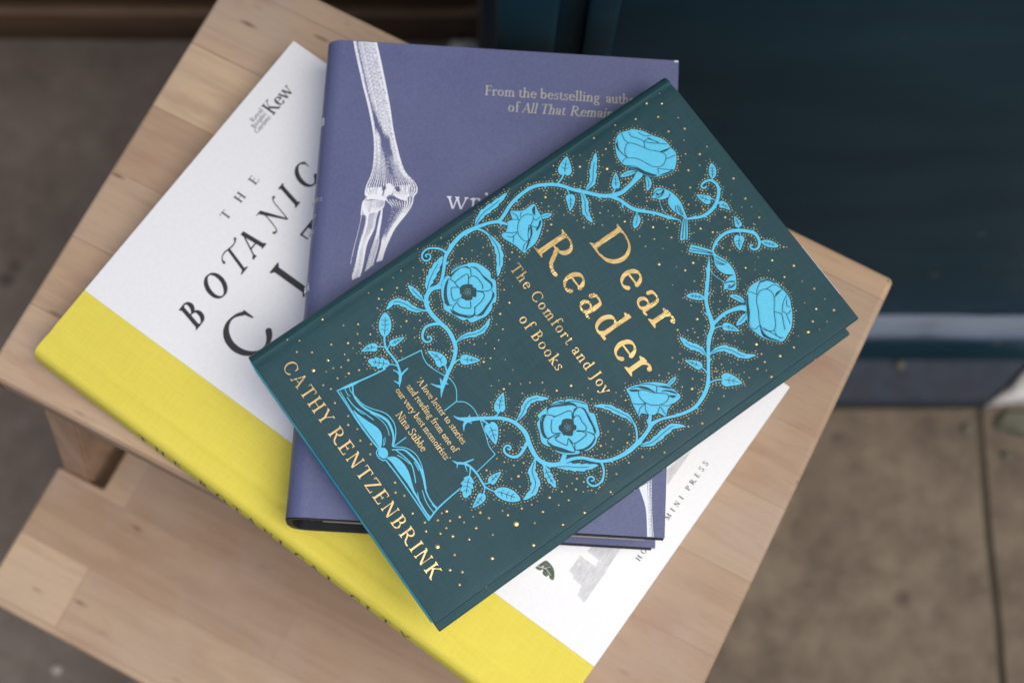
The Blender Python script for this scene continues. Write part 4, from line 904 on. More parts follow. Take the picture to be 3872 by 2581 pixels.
 ('s',((69.12,28.32,0.19),(72.55,32.28,0.19),(76.49,34.07,0.19),(80.42,34.04,0.19),(84.99,32.66,0.19),(91.88,29.4,0.19))),
 ('s',((71.38,28.56,0.23),(76.03,29.85,0.23),(80.02,30.24,0.23),(84.06,28.78,0.23),(87.15,27.29,0.23))),
 ('s',((73.15,27.78,0.19),(76.43,29.12,0.19),(79.28,29.85,0.19))),
 ('s',((79.74,31.8,0.19),(82.35,31.56,0.19),(83.75,31.26,0.19))),
 ('s',((72.2,22.56,0.27),(79.59,22.85,0.27),(89.28,22.87,0.27),(97.87,22.72,0.27),(103.37,22.55,0.27))),
 ('s',((90.2,24.48,0.34),(97.85,23.64,0.34),(102.73,23.45,0.34))),
 ('s',((91.11,25.43,0.15),(95.98,23.59,0.15),(100.38,23.66,0.15),(102.86,23.95,0.15))),
 ('s',((91.53,27.62,0.19),(96.88,26.12,0.19),(102.01,26.13,0.19))),
 ('s',((98.78,27.5,0.19),(101.74,28.12,0.19))),
 ('s',((103.37,22.55,0.3),(101.54,28.48,0.34),(100.65,35.23,0.27),(100.12,41.05,0.23))),
 ('s',((39.78,50.74,0.21),(41.56,62.18,0.21))),
 ('s',((41.56,62.18,0.17),(44.92,60.98,0.17),(49.22,60.96,0.17),(56.44,63.73,0.17))),
 ('s',((56.44,63.73,0.17),(59.77,65.06,0.17),(64.13,64.51,0.17),(68.65,61.54,0.17))),
 ('s',((68.65,61.54,0.19),(69,55.08,0.19))),
 ('s',((68.81,61.43,0.17),(71.21,64.33,0.17),(75.3,65.57,0.17),(79.89,65.06,0.17))),
 ('s',((81.42,64.9,0.17),(87.69,63.17,0.17),(92.58,61.5,0.17),(96.83,61.58,0.17))),
 ('s',((96.83,61.58,0.17),(98.55,50.36,0.17))),
 ('s',((68.97,34.99,0.19),(69.16,28.73,0.19))),
],
}
ART['region'] = ((35.31,22.76),(39.33,44.4),(39.78,50.74),(41.56,62.18),(49.44,61.27),(56.44,63.73),(62.54,64.95),(68.65,61.54),(73.18,65.24),(79.74,65.18),(87.69,63.17),(96.83,61.58),(98.37,50.73),(100.08,40.85),(101.54,28.48),(103.37,22.55),(66.42,22.93))
ART['dots'] = ((4.95,98.4,0.38),(9.06,80.65,0.34),(7.11,75.47,0.45),(12.42,69.67,0.64),(9.25,63.83,0.57),(11.89,60.38,0.57),(15.12,57.46,0.45),(7.25,58.25,0.34),(7.73,70.93,0.34),(27,64.4,0.68),(30.23,69.29,0.49),(17.95,100.34,0.53),(11.78,102.27,0.53),(17.44,106.05,0.45),(23.43,111.01,0.53),(12.31,83.62,0.53),(12.08,78.31,0.3),(35.14,63.07,0.45),(36.64,54.91,0.57),(28.32,119.86,0.53),(46.13,105.56,0.68),(47.87,99.36,0.68),(54.12,96.27,0.53),(40.12,107.16,0.49),(57.05,91.96,0.42),(58.98,88.32,0.45),(61.54,84.48,0.53),(65.84,89.18,0.34),(61.11,81.05,0.68),(55.1,86.52,0.42),(52.59,82.25,0.42),(22.94,48.37,0.53),(50.95,95.36,0.34),(27.73,61.07,0.38),(31.68,65.4,0.38),(41,110.88,0.23),(36.46,109.33,0.34),(13.27,167.92,0.72),(21.1,177.27,0.72),(13.35,182.41,0.53),(9.01,171.16,0.3),(16.11,146.93,0.64),(17.3,143.89,0.38),(20.42,145.52,0.42),(27.57,148.73,0.38),(27.82,141.5,0.61),(29.25,138.43,0.49),(17.72,152.28,0.42),(30.22,152.33,0.34),(36,162.26,0.45),(37.36,165.82,0.34),(34.23,164.75,0.34),(45.43,168.84,0.68),(40.33,166.03,0.34),(42.31,168.2,0.3),(37.29,152.38,0.49),(41.16,159.83,0.42),(54.81,177.47,0.68),(59.52,174.59,0.49),(58.58,182.44,0.45),(63.32,181.22,0.61),(54.92,170.07,0.38),(60.06,169.36,0.38),(70,169.36,0.76),(65.29,174.98,0.3),(39.17,180.09,0.34),(43.66,182.58,0.42),(33.06,151.93,0.34),(19.13,150.19,0.27),(22.83,149.5,0.3),(50.83,177.89,0.34),(19.21,110.83,0.38),(21.1,106.49,0.34),(21.02,108.68,0.23),(31.83,121.34,0.38),(30.24,117.15,0.34),(13.3,117.25,0.45),(6.13,181.08,0.53),(6.61,192.6,0.53),(9.55,201.93,0.57),(14.54,210.85,0.61),(20.25,217.98,0.34),(22.81,210.44,0.61),(26.01,217.17,0.61),(30.28,213.55,0.3),(38.65,220.14,0.42),(35.88,210.16,0.45),(39.48,215.27,0.61),(42.65,206.47,0.61),(43.78,212.06,0.34),(49.63,202.2,0.57),(44.63,196.93,0.42),(57.37,220.57,0.64),(67.89,219.05,0.61),(62.88,215.19,0.3),(55.6,196.74,0.45),(61.06,200.74,0.61),(57.8,199.14,0.3),(78.35,218.68,0.61),(69.63,206.37,0.61),(67.52,194.23,0.61),(71.88,197.62,0.61),(58.99,186.37,0.45),(70.3,215.23,0.3),(72.73,218.95,0.3),(67.46,190.74,0.27),(95.51,219.03,0.49),(96.37,220.09,0.3),(79.35,214.76,0.3),(78.1,181.94,0.72),(78.79,176.97,0.64),(75.48,174.82,0.23),(71.22,181.21,0.27),(85.16,177.25,0.45),(88.27,178.43,0.34),(81.07,168.37,0.27),(97.35,211.04,0.64),(104.83,217.38,0.72),(93.26,199.39,0.61),(93.83,204.18,0.27),(96.45,202.22,0.27),(100.3,206.8,0.3),(106.46,210.73,0.64),(112.7,215.83,0.3),(118.25,218.15,0.64),(124.79,218.96,0.34),(125.96,213.08,0.68),(130.92,219.1,0.68),(121.01,210.6,0.27),(129.57,208.31,0.61),(133.28,213.34,0.34),(132.07,203.75,0.87),(134.2,208.45,0.27),(131.14,199.09,0.3),(123.29,181.92,0.8),(99.4,167.82,0.76),(101.82,163.54,0.38),(103.62,163.27,0.38),(101.09,161.29,0.42),(98.4,157.85,0.53),(98.88,180.77,0.38),(100.96,183.98,0.42),(101.52,178.14,0.42),(80.28,196.6,0.42),(82.86,198.68,0.42),(92.79,206.92,0.27),(93.05,169.4,0.34),(111.61,169.74,0.42),(113.2,171.7,0.42),(133.9,194.35,0.64),(133.45,187.07,0.76),(131.67,179.96,0.57),(132.26,175.46,0.57),(135.11,178.17,0.3),(138.5,178.22,0.64),(119.36,177.73,0.27),(116.86,175.17,0.3),(128.04,180.96,0.53),(130.14,169.85,0.38),(133.21,170.12,0.42),(121.62,163.96,0.42),(118.99,164.79,0.3),(121.63,160.87,0.42),(122.96,160.32,0.42),(125.73,169.47,0.27),(123.42,167.64,0.3),(119.45,149.95,0.49),(122.79,147.06,0.72),(119.68,144.03,0.49),(106.98,148.47,0.53),(112.73,147.77,0.49),(110.12,149.43,0.38),(111.56,142.96,0.45),(109.91,139.11,0.42),(107.48,152.21,0.34),(136.36,151.01,0.61),(133.39,156.24,0.45),(137.32,141.43,0.64),(132.28,137.87,0.42),(134.98,135.7,0.53),(111.59,171.98,0.34),(106.24,163.04,0.38),(75.87,81.09,0.68),(75.54,84.5,0.49),(78.26,88.31,0.42),(80.17,91.87,0.45),(83.24,96.24,0.53),(89.56,99.16,0.68),(91.44,105.47,0.72),(96.69,110.77,0.3),(97.57,107.06,0.49),(101.33,109.21,0.42),(82.04,86.41,0.38),(71.64,81.58,0.3),(71.68,77.55,0.34),(71.44,89.19,0.34),(65.18,81.47,0.38),(86.43,95.31,0.27),(105.16,119.37,0.34),(114.48,110.94,0.61),(120.55,106.07,0.57),(116.81,106.43,0.45),(118.82,110.89,0.38),(119.84,100.23,0.64),(125.48,110.22,0.57),(123.08,112.96,0.42),(120.56,102.41,0.3),(122.91,103.61,0.38),(122.41,96.45,0.34),(138.01,120.62,0.57),(133.97,111.77,0.57),(132.66,105.57,0.49),(133.46,98.43,0.57),(138.15,91.8,0.64),(132.92,85.72,0.49),(128.7,80.54,0.61),(130.61,75.35,0.61),(125.01,69.46,0.76),(126.11,75.11,0.45),(131.42,82.47,0.38),(106.74,69.19,0.61),(101.74,62.77,0.53),(105.22,65.18,0.45),(110.01,64.1,0.76),(109.28,61.01,0.45),(98.7,61.05,0.42),(125.32,83.56,0.57),(128.12,85.15,0.53),(125.45,78.18,0.45),(134.16,88.36,0.34),(110.14,120.7,0.61),(107.6,120.33,0.38),(107.75,117.15,0.38),(114.45,19.21,1.1),(125.85,51.51,1.25),(117.54,36.86,0.68),(119.69,31.75,0.72),(114.6,26.93,0.8),(104.55,30.89,0.8),(110.72,23.36,0.61),(110.26,26.71,0.61),(106.48,19.02,0.64),(103.12,20.75,0.61),(105.52,25.68,0.64),(108.65,29.74,0.61),(109.7,33.93,0.68),(112.67,34.13,0.49),(113.22,42.03,0.72),(117.27,43.68,0.61),(120.85,50.84,0.68),(118.01,50.06,0.49),(121.98,57.2,0.61),(128.21,63.61,0.72),(130.15,58.03,0.53),(137.51,67.26,0.72),(137.34,52.2,0.83),(129.87,70.72,0.49),(123.17,61.55,0.49),(138.73,77.64,0.76),(123.94,40.84,0.49),(113.03,38.58,0.38),(88.91,20.24,0.57),(97.03,18.8,0.64),(104.13,28.78,0.42),(114.04,62.04,0.38),(100.11,54.65,0.64),(125.77,80.75,0.38),(5.49,35.35,0.64),(16.18,46.64,0.57),(12.96,41.22,0.45),(4.26,18.02,0.49),(7.65,21.97,0.49),(16.9,32.13,0.61),(20.56,38.36,0.64),(19.59,44.03,0.49),(11.17,18.29,0.53),(15.09,23.46,0.53),(21.93,27.16,0.72),(26.8,34.19,0.64),(23.92,34.38,0.45),(23.7,38.78,0.34),(21.93,19.52,0.95),(26.1,26.97,0.53),(27.71,29.97,0.49),(25.6,23.67,0.49),(31.74,31.08,0.68),(30.8,25.95,0.53),(32.26,29.14,0.34),(29.79,19.28,0.53),(33.06,21,0.53),(39.12,18.96,0.53),(47.12,20.34,0.53),(50.25,18.16,0.57),(53.95,20.32,0.57),(58.81,18.48,0.57),(62.67,21.34,0.57),(23.44,42.4,0.57),(30.01,40.72,0.45),(33.15,35.46,0.57),(66.05,18.65,0.57),(82.02,20.23,0.64),(85.7,17.99,0.61),(121.42,23.06,0.64),(125.44,17.88,0.72),(129.06,21.54,0.68),(132.72,17.6,0.68),(131.64,34.95,0.91),(5.97,218.2,0.3),(6.34,210.48,0.64),(10.36,216.11,0.64))
ART['rc'] = ((31.69,93.49),(105.32,93.42))
HATCH = (((64.09,33.92),(72.73,33.93),(72.66,28.97),(72.85,25.67),(75.82,25.33),(76.37,32.34),(81.73,31.47),(91.28,20.49),(84.3,20.51),(56.3,19.81),(57.63,24.66),(61.98,25.07),(62.41,30.51),(63.61,30.88)),((128.12,24.39),(134.75,23.01),(143.2,19.9),(136,19.92),(129.18,20.17),(122.28,19.86)))
LEAFPRINT = ((56.4,48.8),(59.27,47.92),(61.65,46.68),(61.45,43.58),(60.22,41.22),(57.71,39.27),(56.26,39.11),(56.08,40.7),(57.03,41.88),(55.78,42.45),(55.87,44.48),(57.6,45.48),(56.38,46.33),(55.99,48.01))
BONES = {'hl': ((11.97,226.47),(14.07,218.18),(16.33,210.3),(19.13,200.73),(21.84,192.1),(24.71,181.35),(26.17,172.75),(26.48,163.39),(25.71,157.6),(24.24,153.22),(23.73,149.34),(24.25,147.88)),
 'hr': ((22.23,227.17),(25.87,214.51),(28.71,204.03),(31.59,192.74),(34.07,181.09),(36.82,171.28),(39.13,164.51),(41.24,160.32),(45.59,155.88),(46.89,153.4),(46.92,151.26),(45.47,149.04)),
 'hi': ((19.15,226.96),(21.27,220.9),(24.57,209.96),(26.87,201.25),(28.58,194.74),(30.86,186.12),(32.35,179.67),(34.96,168.99),(36.54,164.04),(38.34,161.42),(41.43,157.76),(44.08,154.5)),
 'white1': ((24.7,147.28),(26.38,148.87),(30.01,148.81),(32.89,147.8),(32.8,146.31),(30.19,146.35),(26.57,146.46),(25,146.02)),
 'white2': ((32.85,153.78),(35.22,154.44),(35.86,150.12),(33.85,148.5),(33.22,146.12),(32.66,148.21)),
 'white3': ((29.39,151.63),(30.91,152.8),(31.17,149.4),(30.03,148.47),(29.37,149.28)),
 'edgeA': ((24.24,153.22),(23.73,149.34),(24.87,147.71),(23.1,144.62),(22.73,141.62),(22.76,138.66)),
 'edgeB': ((46.89,153.4),(46.92,151.26),(45.67,149.05),(45.13,145.19),(43.04,140.81),(38.71,134.19),(36.66,129.42),(34.71,123.42),(33.53,117.92)),
 'edgeC': ((33.39,146.56),(35.06,148.37),(37.29,148.09),(40.22,146.57),(42.43,146.5)),
 'dark1': ((31.21,151.53),(31.7,153.06),(32.68,153.34),(32.81,151.64),(31.44,151.12)),
 'dark2': ((36.95,152.76),(37.91,153.46),(38.93,153.31),(39.48,151.21),(37.88,151.11)),
 'dark3': ((33.54,147.21),(35.04,148.71),(37.69,148.2),(40.6,146.81),(42.63,146.51),(41.45,146.14),(38.6,146.68),(36.14,147.37)),
 'rl': ((23.1,144.62),(22.7,142.05),(22.84,138.67),(22.36,133.56),(21.57,128.46),(20.51,121.69),(19.66,114.96)),
 'ri': ((26.08,139.72),(25.88,134.63),(25.07,129.53),(23.58,123.14),(22.59,113.06),(21.22,107.79)),
 'rr': ((30.17,141.25),(29.47,137.4),(28.85,132.29),(26.86,127.12),(25.96,123.29),(25.09,114.05),(24.32,109.65)),
 'capl': ((22.97,145.25),(22.9,142.06),(22.96,138.67)),
 'capr': ((32.67,146.51),(32.43,143.31),(30.21,140.83)),
 'ul': ((33.59,146.57),(36.47,142.93),(35.31,136.92),(34.42,132.65),(33.15,128.36),(32.7,123.72),(31.42,116.95)),
 'ur': ((45.5,148.61),(45.13,145.19),(43.04,140.81),(38.71,134.19),(36.66,129.42),(34.71,123.42),(33.45,117.91)),
 'ml': ((31.64,141.98),(30.79,135.79),(30.07,129.42),(28.43,122.19),(26.61,112.28)),
 'mr': ((32.12,142.01),(31.92,136.71),(31.4,130.35),(31.41,124.89),(29.57,115.17)),
 'ball_l': ((23.94,151.92),(24.1,149.79),(25.05,147.94)),
 'ball_r': ((30.94,152.37),(30.7,150.22),(30.43,148.5)),
 'tr_l': ((35.72,153.11),(36.34,150.16),(38.52,147.74)),
 'tr_r': ((43.68,154.48),(43.55,150.62),(42.2,146.91)),
 'lw': ((153.19,21.35),(155.72,14.83),(156.78,9.49),(157.44,-0),(158.32,0.01),(157.69,7.61),(157.05,15.3),(156.4,23.41)),
 'lwl': ((156.4,23.41),(157.05,15.3),(157.69,7.61),(158.32,0.01)),
 'lwr': ((158.47,25.09),(158.72,17.33),(159.16,9.63),(160.11,0.08))}
SPINE_Y = (('T',229.2),('H',219.2),('E',208.4),('B',193.3),('O',183.7),('T',173.6),('A',165.4),('N',155.9),('I',146.8),('C',137.8),('A',129.0),('L',119.0),('C',105.7),('I',96.7),('T',87.9),('Y',77.3))


# ------------------------------------------------------------------ the setting: pavement, doorstep, painted shop front
FA = math.radians(6.5)                                # the shop front runs 6.5 degrees off the camera's axis
def fr(x, y, z=0.0): return Vector((x * math.cos(FA) - y * math.sin(FA), x * math.sin(FA) + y * math.cos(FA), z))
def place_front(o): o.rotation_euler = (0, 0, FA); return o
def structure(o): o["kind"] = "structure"; return place_front(o)
def slab(x0, y0, x1, y1, m):
    bm = bm_box(x0, y0, -0.07, x1, y1, 0.0, 0.004, 2)
    bmesh.ops.subdivide_edges(bm, edges=[e for e in bm.edges if e.calc_length() > 0.2], cuts=14, use_grid_fill=True)
    for v in bm.verts:
        if v.co.z > -0.01: v.co.z += 0.0022 * math.sin(v.co.x * 23 + v.co.y * 11) * math.sin(v.co.y * 31 - v.co.x * 7)
        e = 0.0007 * math.sin(v.co.y * 47 + v.co.x * 5) + 0.0006 * math.sin(v.co.y * 19)
        v.co.x += e
    return structure(from_bm("pavement", bm, m, None, 40))
ground = structure(from_bm("ground", bm_box(-9, -9, -0.12, 9, 3, -0.006), M_BED))
slab(-0.06, -0.62, 0.4575, 0.3000, M_PAVE)
slab(0.4622, -0.62, 1.12, 0.6, M_PAVE)
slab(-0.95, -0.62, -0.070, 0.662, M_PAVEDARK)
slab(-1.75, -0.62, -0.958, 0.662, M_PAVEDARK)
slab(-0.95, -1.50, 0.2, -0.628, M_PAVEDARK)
slab(0.208, -1.50, 1.12, -0.628, M_PAVE)
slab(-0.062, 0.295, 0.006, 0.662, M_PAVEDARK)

# doorstep: a dark painted stone, its right end broken off at a slant
step = tag(place_front(from_bm("doorstep", bm_prism([(0.010, 0.3015), (0.468, 0.3015), (0.547, 0.382), (0.547, 0.60), (0.010, 0.60)], -0.02, 0.022, 0.005), M_STEP, None, 40)),
           "dark painted stone doorstep below the navy panel", "doorstep")
# navy panel with its sill
panel = tag(empty("navy_panel", fr(0.014, 0.354)), "navy blue painted shop front panel standing behind the stool", "panel")
panel.rotation_euler = (0, 0, FA)
from_bm("board", bm_box(0, 0, 0.024, 1.0, 0.31, 2.35, 0.003), M_NAVY, panel, 40)
bm = bm_box(0.0, -0.016, 0.12, 0.030, 0.0, 2.35, 0.004)
b2 = bm_box(0.044, -0.010, 0.12, 0.060, 0.0, 2.35, 0.003)
me2 = bpy.data.meshes.new("tmp"); b2.to_mesh(me2); bm.from_mesh(me2); b2.free()
from_bm("edge_moulding", bm, M_NAVY, panel, 40)
bm = bm_profile([(0, 0.099), (-0.018, 0.099), (-0.018, 0.108), (-0.015, 0.1105), (0, 0.114)], 0, 1.0, 24, 0.0)
for v in bm.verts: v.co = Vector((v.co.y, v.co.x + 0.0008 * math.sin(v.co.y * 40), v.co.z))
from_bm("sill", bm, M_LEDGE, panel, 40)
from_bm("kick_board", bm_box(0.0, -0.0165, 0.0235, 1.0, -0.0005, 0.0985, 0.002), M_NAVY, panel, 40)
# brown boarding at the back of the recess
wall = tag(empty("brown_wall", fr(-1.8, 0.664)), "low dark brown boarded wall at the back of the recess", "wall")
wall.rotation_euler = (0, 0, FA)
from_bm("boards", bm_box(0, 0, 0.0, 1.812, 0.12, 0.78, 0.004), M_BROWN, wall, 40)
from_bm("plinth", bm_box(0, -0.012, 0.0, 1.812, 0.0, 0.055, 0.003), M_BROWN, wall, 40)
# broken pale stone and its mossy neighbour at the end of the step
def rubble(name, pts, z1, m, label, cat, seed):
    r = random.Random(seed); bm = bm_prism(pts, -0.01, z1, 0.006)
    bmesh.ops.subdivide_edges(bm, edges=list(bm.edges), cuts=2, use_grid_fill=True)
    for v in bm.verts: v.co += Vector((r.uniform(-1, 1), r.uniform(-1, 1), r.uniform(-.6, .6))) * 0.002
    return tag(place_front(from_bm(name, bm, m, None, 60)), label, cat)
rubble("pale_stone", [(0.462, 0.300), (0.520, 0.3035), (0.64, 0.300), (0.64, 0.44), (0.545, 0.375), (0.512, 0.343), (0.480, 0.312)], 0.030, M_PALE, "pale broken stone at the slanted right end of the doorstep", "stone", 3)
rubble("mossy_stone", [(0.470, 0.283), (0.500, 0.272), (0.548, 0.279), (0.62, 0.270), (0.62, 0.297), (0.480, 0.2975)], 0.005, M_MOSS, "flat grey green mossy stone in front of the pale broken stone", "stone", 4)
rubble("stone_chip", [(-0.018, 0.632), (0.0105, 0.634), (0.0095, 0.650), (-0.016, 0.649)], 0.016, M_PALE, "small pale stone chip beside the brown wall", "stone chip", 5)
def pebble(x, y, z, r, m, label):
    bm = bmesh.new(); bmesh.ops.create_icosphere(bm, subdivisions=2, radius=r)
    for v in bm.verts: v.co = Vector((v.co.x * 1.1, v.co.y * 0.9, v.co.z * 0.55))
    o = tag(from_bm("pebble", bm, m, None, 80), label, "pebble"); p = fr(x, y, z); o.location = p; return o
pebble(0.3846, 0.3333, 0.0245, 0.0042, M_MOSS, "lone grey pebble lying on the dark doorstep")
pebble(-0.3461, 0.0741, 0.002, 0.0045, M_PALE2, "pale pebble on the dark pavement past the lower step corner")
pebble(0.4470, 0.2800, 0.002, 0.0045, M_MOSS, "grey pebble on the brown pavement beside the mossy stone")
pebble(0.4816, 0.2560, 0.002, 0.0045, M_MOSS, "grey pebble lying on the pavement joint by the mossy stone")

# ------------------------------------------------------------------ step stool
Z_STOOL = CAM_H - 0.7402
stool = tag(empty("step_stool", (-0.2461, 0.1517, 0)), "wooden two step stool carrying the stack of books", "step stool")
stool.rotation_euler = (0, 0, math.radians(-21.06))
def in_stool(o): o.parent = stool; return o
rc_ = 0.0030; x0_, y0_, x1_, y1_ = -0.0015, -0.0015, 0.3665, 0.2440
tb = bm_prism([(cx + rc_ * math.cos(math.radians(a)), cy + rc_ * math.sin(math.radians(a))) for cx, cy, a0 in ((x1_ - rc_, y1_ - rc_, 0), (x0_ + rc_, y1_ - rc_, 90), (x0_ + rc_, y0_ + rc_, 180), (x1_ - rc_, y0_ + rc_, 270)) for a in (a0, a0 + 30, a0 + 60, a0 + 90)], Z_STOOL - 0.026, Z_STOOL, 0.0026, 3)
top = from_bm("top_board", tb, M_WOOD, stool, 40)
zs2 = CAM_H - 0.930
from_bm("step_board", bm_prism([(-0.0065, -0.1015), (0.374, -0.1015), (0.374, -0.0155), (0.3435, -0.0155), (0.3435, 0.16), (0.0240, 0.16), (0.0240, -0.0155), (-0.0065, -0.0155)], zs2 - 0.024, zs2, 0.0025, 3), M_WOODSTEP, stool, 40)
def leg(side, y_top, y_step, depth):
    """splayed post: outer x moves out by 24 mm between the top and the step, and on down to the ground"""
    bm = bmesh.new(); zt, zg = Z_STOOL - 0.026, 0.0
    k = (zs2 - zg) / (zt - zs2)
    def xs(f): return 0.0205 + (-0.0035 - 0.0205) * f
    f_g = 1 + k; vs_ = []
    for z, f in ((zg, f_g), (zt, 0.0)):
        x0 = xs(f); x1 = x0 + 0.0235 - 0.005 * (1 - min(f, 1)); y0 = y_top + (y_step - y_top) * f
        pts = [(x0, y0), (x1, y0), (x1, y0 + depth), (x0, y0 + depth)]
        if side: pts = [(0.367 - x, y) for x, y in pts]
        vs_.append([bm.verts.new((x, y, z)) for x, y in pts])
    for i in range(4): bm.faces.new((vs_[0][i], vs_[0][(i + 1) % 4], vs_[1][(i + 1) % 4], vs_[1][i]))
    bm.faces.new(vs_[0]); bm.faces.new(vs_[1]); bmesh.ops.recalc_face_normals(bm, faces=bm.faces)
    bmesh.ops.bevel(bm, geom=list(bm.edges), offset=0.0015, segments=2, affect='EDGES')
    return from_bm("leg", bm, M_LEG, stool, 40)
leg(0, 0.0005, -0.0150, 0.040); leg(1, 0.0005, -0.0150, 0.040); leg(0, 0.195, 0.205, 0.040); leg(1, 0.195, 0.205, 0.040)
from_bm("rail", bm_box(0.03, 0.215, Z_STOOL - 0.075, 0.337, 0.235, Z_STOOL - 0.0265, 0.002), M_LEG, stool, 40)

# ------------------------------------------------------------------ yellow and white book (bottom of the stack)
YT = 20.0                                             # mm thick
yb = tag(empty("hardback_book", (0.03439, 0.01360, CAM_H - 0.7402 + 0.0001), 60.05), "large white hardback with yellow cloth spine lying at the bottom of the stack", "book")
def groove(x, z, c, w, d):                            # joint groove beside the spine
    return z - d * math.exp(-((x - c) / w) ** 2)
def spine_case(W, T, bt, r, gx, gd, gw=2.4, x_end=36.0):
    """profile of the cloth spine: front flap, rounded spine, back flap, one shell bt thick"""
    r = 3.2
    top_ = [(x_end - i * (x_end - r) / 26, groove(x_end - i * (x_end - r) / 26, T, gx, gw, gd)) for i in range(27)]
    face = [(-0.35 - 2.5 * math.sin(math.pi * (0.10 + 0.62 * k / 8)), T - 2.6 - (T - 4.4) * k / 8) for k in range(9)]
    out = top_ + [(r - 1.6, T - .18), (r - 2.6, T - .75), (-.15, T - 1.5)] + face + [(-.6, 0.5), (1.2, 0.0)] + [(r + i * (x_end - r) / 8, 0.0) for i in range(9)]
    inn = [(x, z + bt) for x, z in [(x_end, 0), (r, 0)]] + [(bt * .7, bt), (bt * .7, T - bt), (r, T - bt), (x_end, T - bt)]
    return out + inn
H_Y, W_Y = 294.0, 195.0
ycs = from_bm("cloth_spine", scale_mm(bm_profile(spine_case(W_Y, YT, 3.0, 5.0, 11.5, 0.75), 0, H_Y, 1, 0.5)), M_YELLOW, yb, 35)
yfb = from_bm("front_board", scale_mm(bm_box(36.0, 0, YT - 3.0, W_Y, H_Y, YT - 0.12, 0.35)), M_WHITE, yb, 35)
from_bm("back_board", scale_mm(bm_box(36.0, 0, 0.12, W_Y, H_Y, 3.0, 0.35)), M_WHITE, yb, 35)
from_bm("page_block", scale_mm(bm_box(5, 3.5, 3.02, W_Y - 4.5, H_Y - 3.5, YT - 3.02, 0.1)), M_PAGES, yb, 35)
zt = YT - 0.12
text_mesh("subtitle_lettering", [("T", 102.6, 108.4, 261.95, 4.6, 1.15, 0), ("H", 113.4, 119.2, 262.1, 4.6, 1.15, 0), ("E", 124.7, 129.8, 262.15, 4.6, 1.15, 0)], zt - .1, zt + .03, M_BLACKINK, yfb)
f = Field(45, 232, 200, 262, 0.10)                    # BOTANICAL, in swash italic capitals
ITAL = 0.235
for ch, x in (("B", 51.9), ("O", 67.4), ("A", 95.0), ("I", 126.8), ("C", 136.6), ("A", 156.0), ("L", 169.0)): put_glyph(f, ch, x, 239.6, 12.8, 0.95, ITAL, 1.28)
def swash(pts): f.stroke([(x, y, w * 1.15) for x, y, w in crv(pts, 6)])
f.poly([(91.2, 252.4), (92.6, 252.0), (89.0, 239.9), (87.3, 239.9)]); f.poly([(85.6, 239.5), (90.6, 239.5), (90.6, 240.0), (88.9, 240.8), (87.6, 240.8), (85.6, 240.0)])
swash([(85.5, 249.9, .62), (85.9, 251.2, .30), (87.3, 252.5, .25), (89.6, 252.9, .30), (92, 252.35, .32), (94.5, 251.9, .30), (96.6, 252.2, .27), (97.9, 253.2, .58)])
f.poly([(113.9, 252.3), (116.2, 252.1), (120.9, 239.1), (120.0, 239.1)]); f.poly([(112.6, 252.4), (116.0, 252.4), (116.0, 251.9), (112.9, 251.9)])
swash([(111.2, 240.2, .60), (112.2, 239.7, .32), (113.4, 240.8, .24), (115.0, 246, .24), (116.0, 251.5, .24)]); swash([(120.5, 239.6, .24), (121.5, 243, .24), (122.9, 248.5, .24), (123.9, 250.9, .26), (125.2, 251.4, .60)])
relief("title_lettering", f, zt - .1, zt + .03, M_BLACKINK, yfb)
f = Field(40, 200, 200, 235, 0.12)                    # CITY
put_glyph(f, "C", 52.9, 208.1, 22.6, 1.16, 0, 1.08); put_glyph(f, "I", 94.0, 209.2, 20.5, 1.0, 0, 1.15); put_glyph(f, "T", 117.2, 209.2, 20.6, 0.95, 0, 1.0); put_glyph(f, "Y", 140, 209.2, 20.6, 1, 0, 1)
relief("city_lettering", f, zt - .1, zt + .03, M_BLACKINK, yfb)
text_mesh("garden_lettering", [("Kew", 158.0, 174.3, 277.5, 7.6, 1.05, 0), ("Royal", 149.4, 157.3, 283.0, 2.5, 1.0, 0), ("Botanic", 147.2, 156.9, 280.4, 2.5, 1.0, 0), ("Gardens", 146.0, 156.8, 277.7, 2.5, 1.0, 0)], zt - .1, zt + .03, M_BLACKINK, yfb)
text_mesh("publisher_lettering", [("HOXTON", 86.4, 107.3, 10.42, 2.45, 1.35, 0), ("MINI", 109.6, 122.2, 10.42, 2.45, 1.35, 0), ("PRESS", 126.3, 142.3, 10.42, 2.45, 1.35, 0)], zt - .1, zt + .03, M_BLACKINK, yfb)
for poly in HATCH:                                    # engraved buildings: ruled lines inside an outline
    f = Field(50, 15, 150, 40, 0.07)
    ys = [p[1] for p in poly]; y = min(ys); r = random.Random(3)
    while y < max(ys):
        y += 0.46; xs_ = []
        for i in range(len(poly)):
            (ax, ay), (bx, by) = poly[i - 1], poly[i]
            if (ay > y) != (by > y): xs_.append(ax + (bx - ax) * (y - ay) / (by - ay))
        xs_.sort()
        for xa, xb in zip(xs_[::2], xs_[1::2]):
            x = xa
            while x < xb - .2:
                e = min(xb, x + r.uniform(3, 12)); f.stroke([(x, y + r.uniform(-.05, .05), .10), ((x + e) / 2, y + r.uniform(-.05, .05), r.uniform(.11, .18)), (e, y, .09)]); x = e + r.uniform(.1, .4)
    relief_cells("engraved_building", f, zt + .03, M_GREYINK, yfb)
f = Field(50, 35, 66, 52, 0.08); f.poly(crv([(x, y - 1.8) for x, y in LEAFPRINT], 4, True))
f.stroke([(57.2, 46.7, .10), (58.6, 42.7, .10), (57.5, 39.2, .08)], cut=True); f.stroke([(58.5, 43.2, .08), (60.6, 41.7, .06)], cut=True); f.stroke([(58.2, 44.7, .2), (58.9, 44.4, .2)], cut=True)
relief("leaf_print", f, zt - .1, zt + .03, M_LEAFINK, yfb)
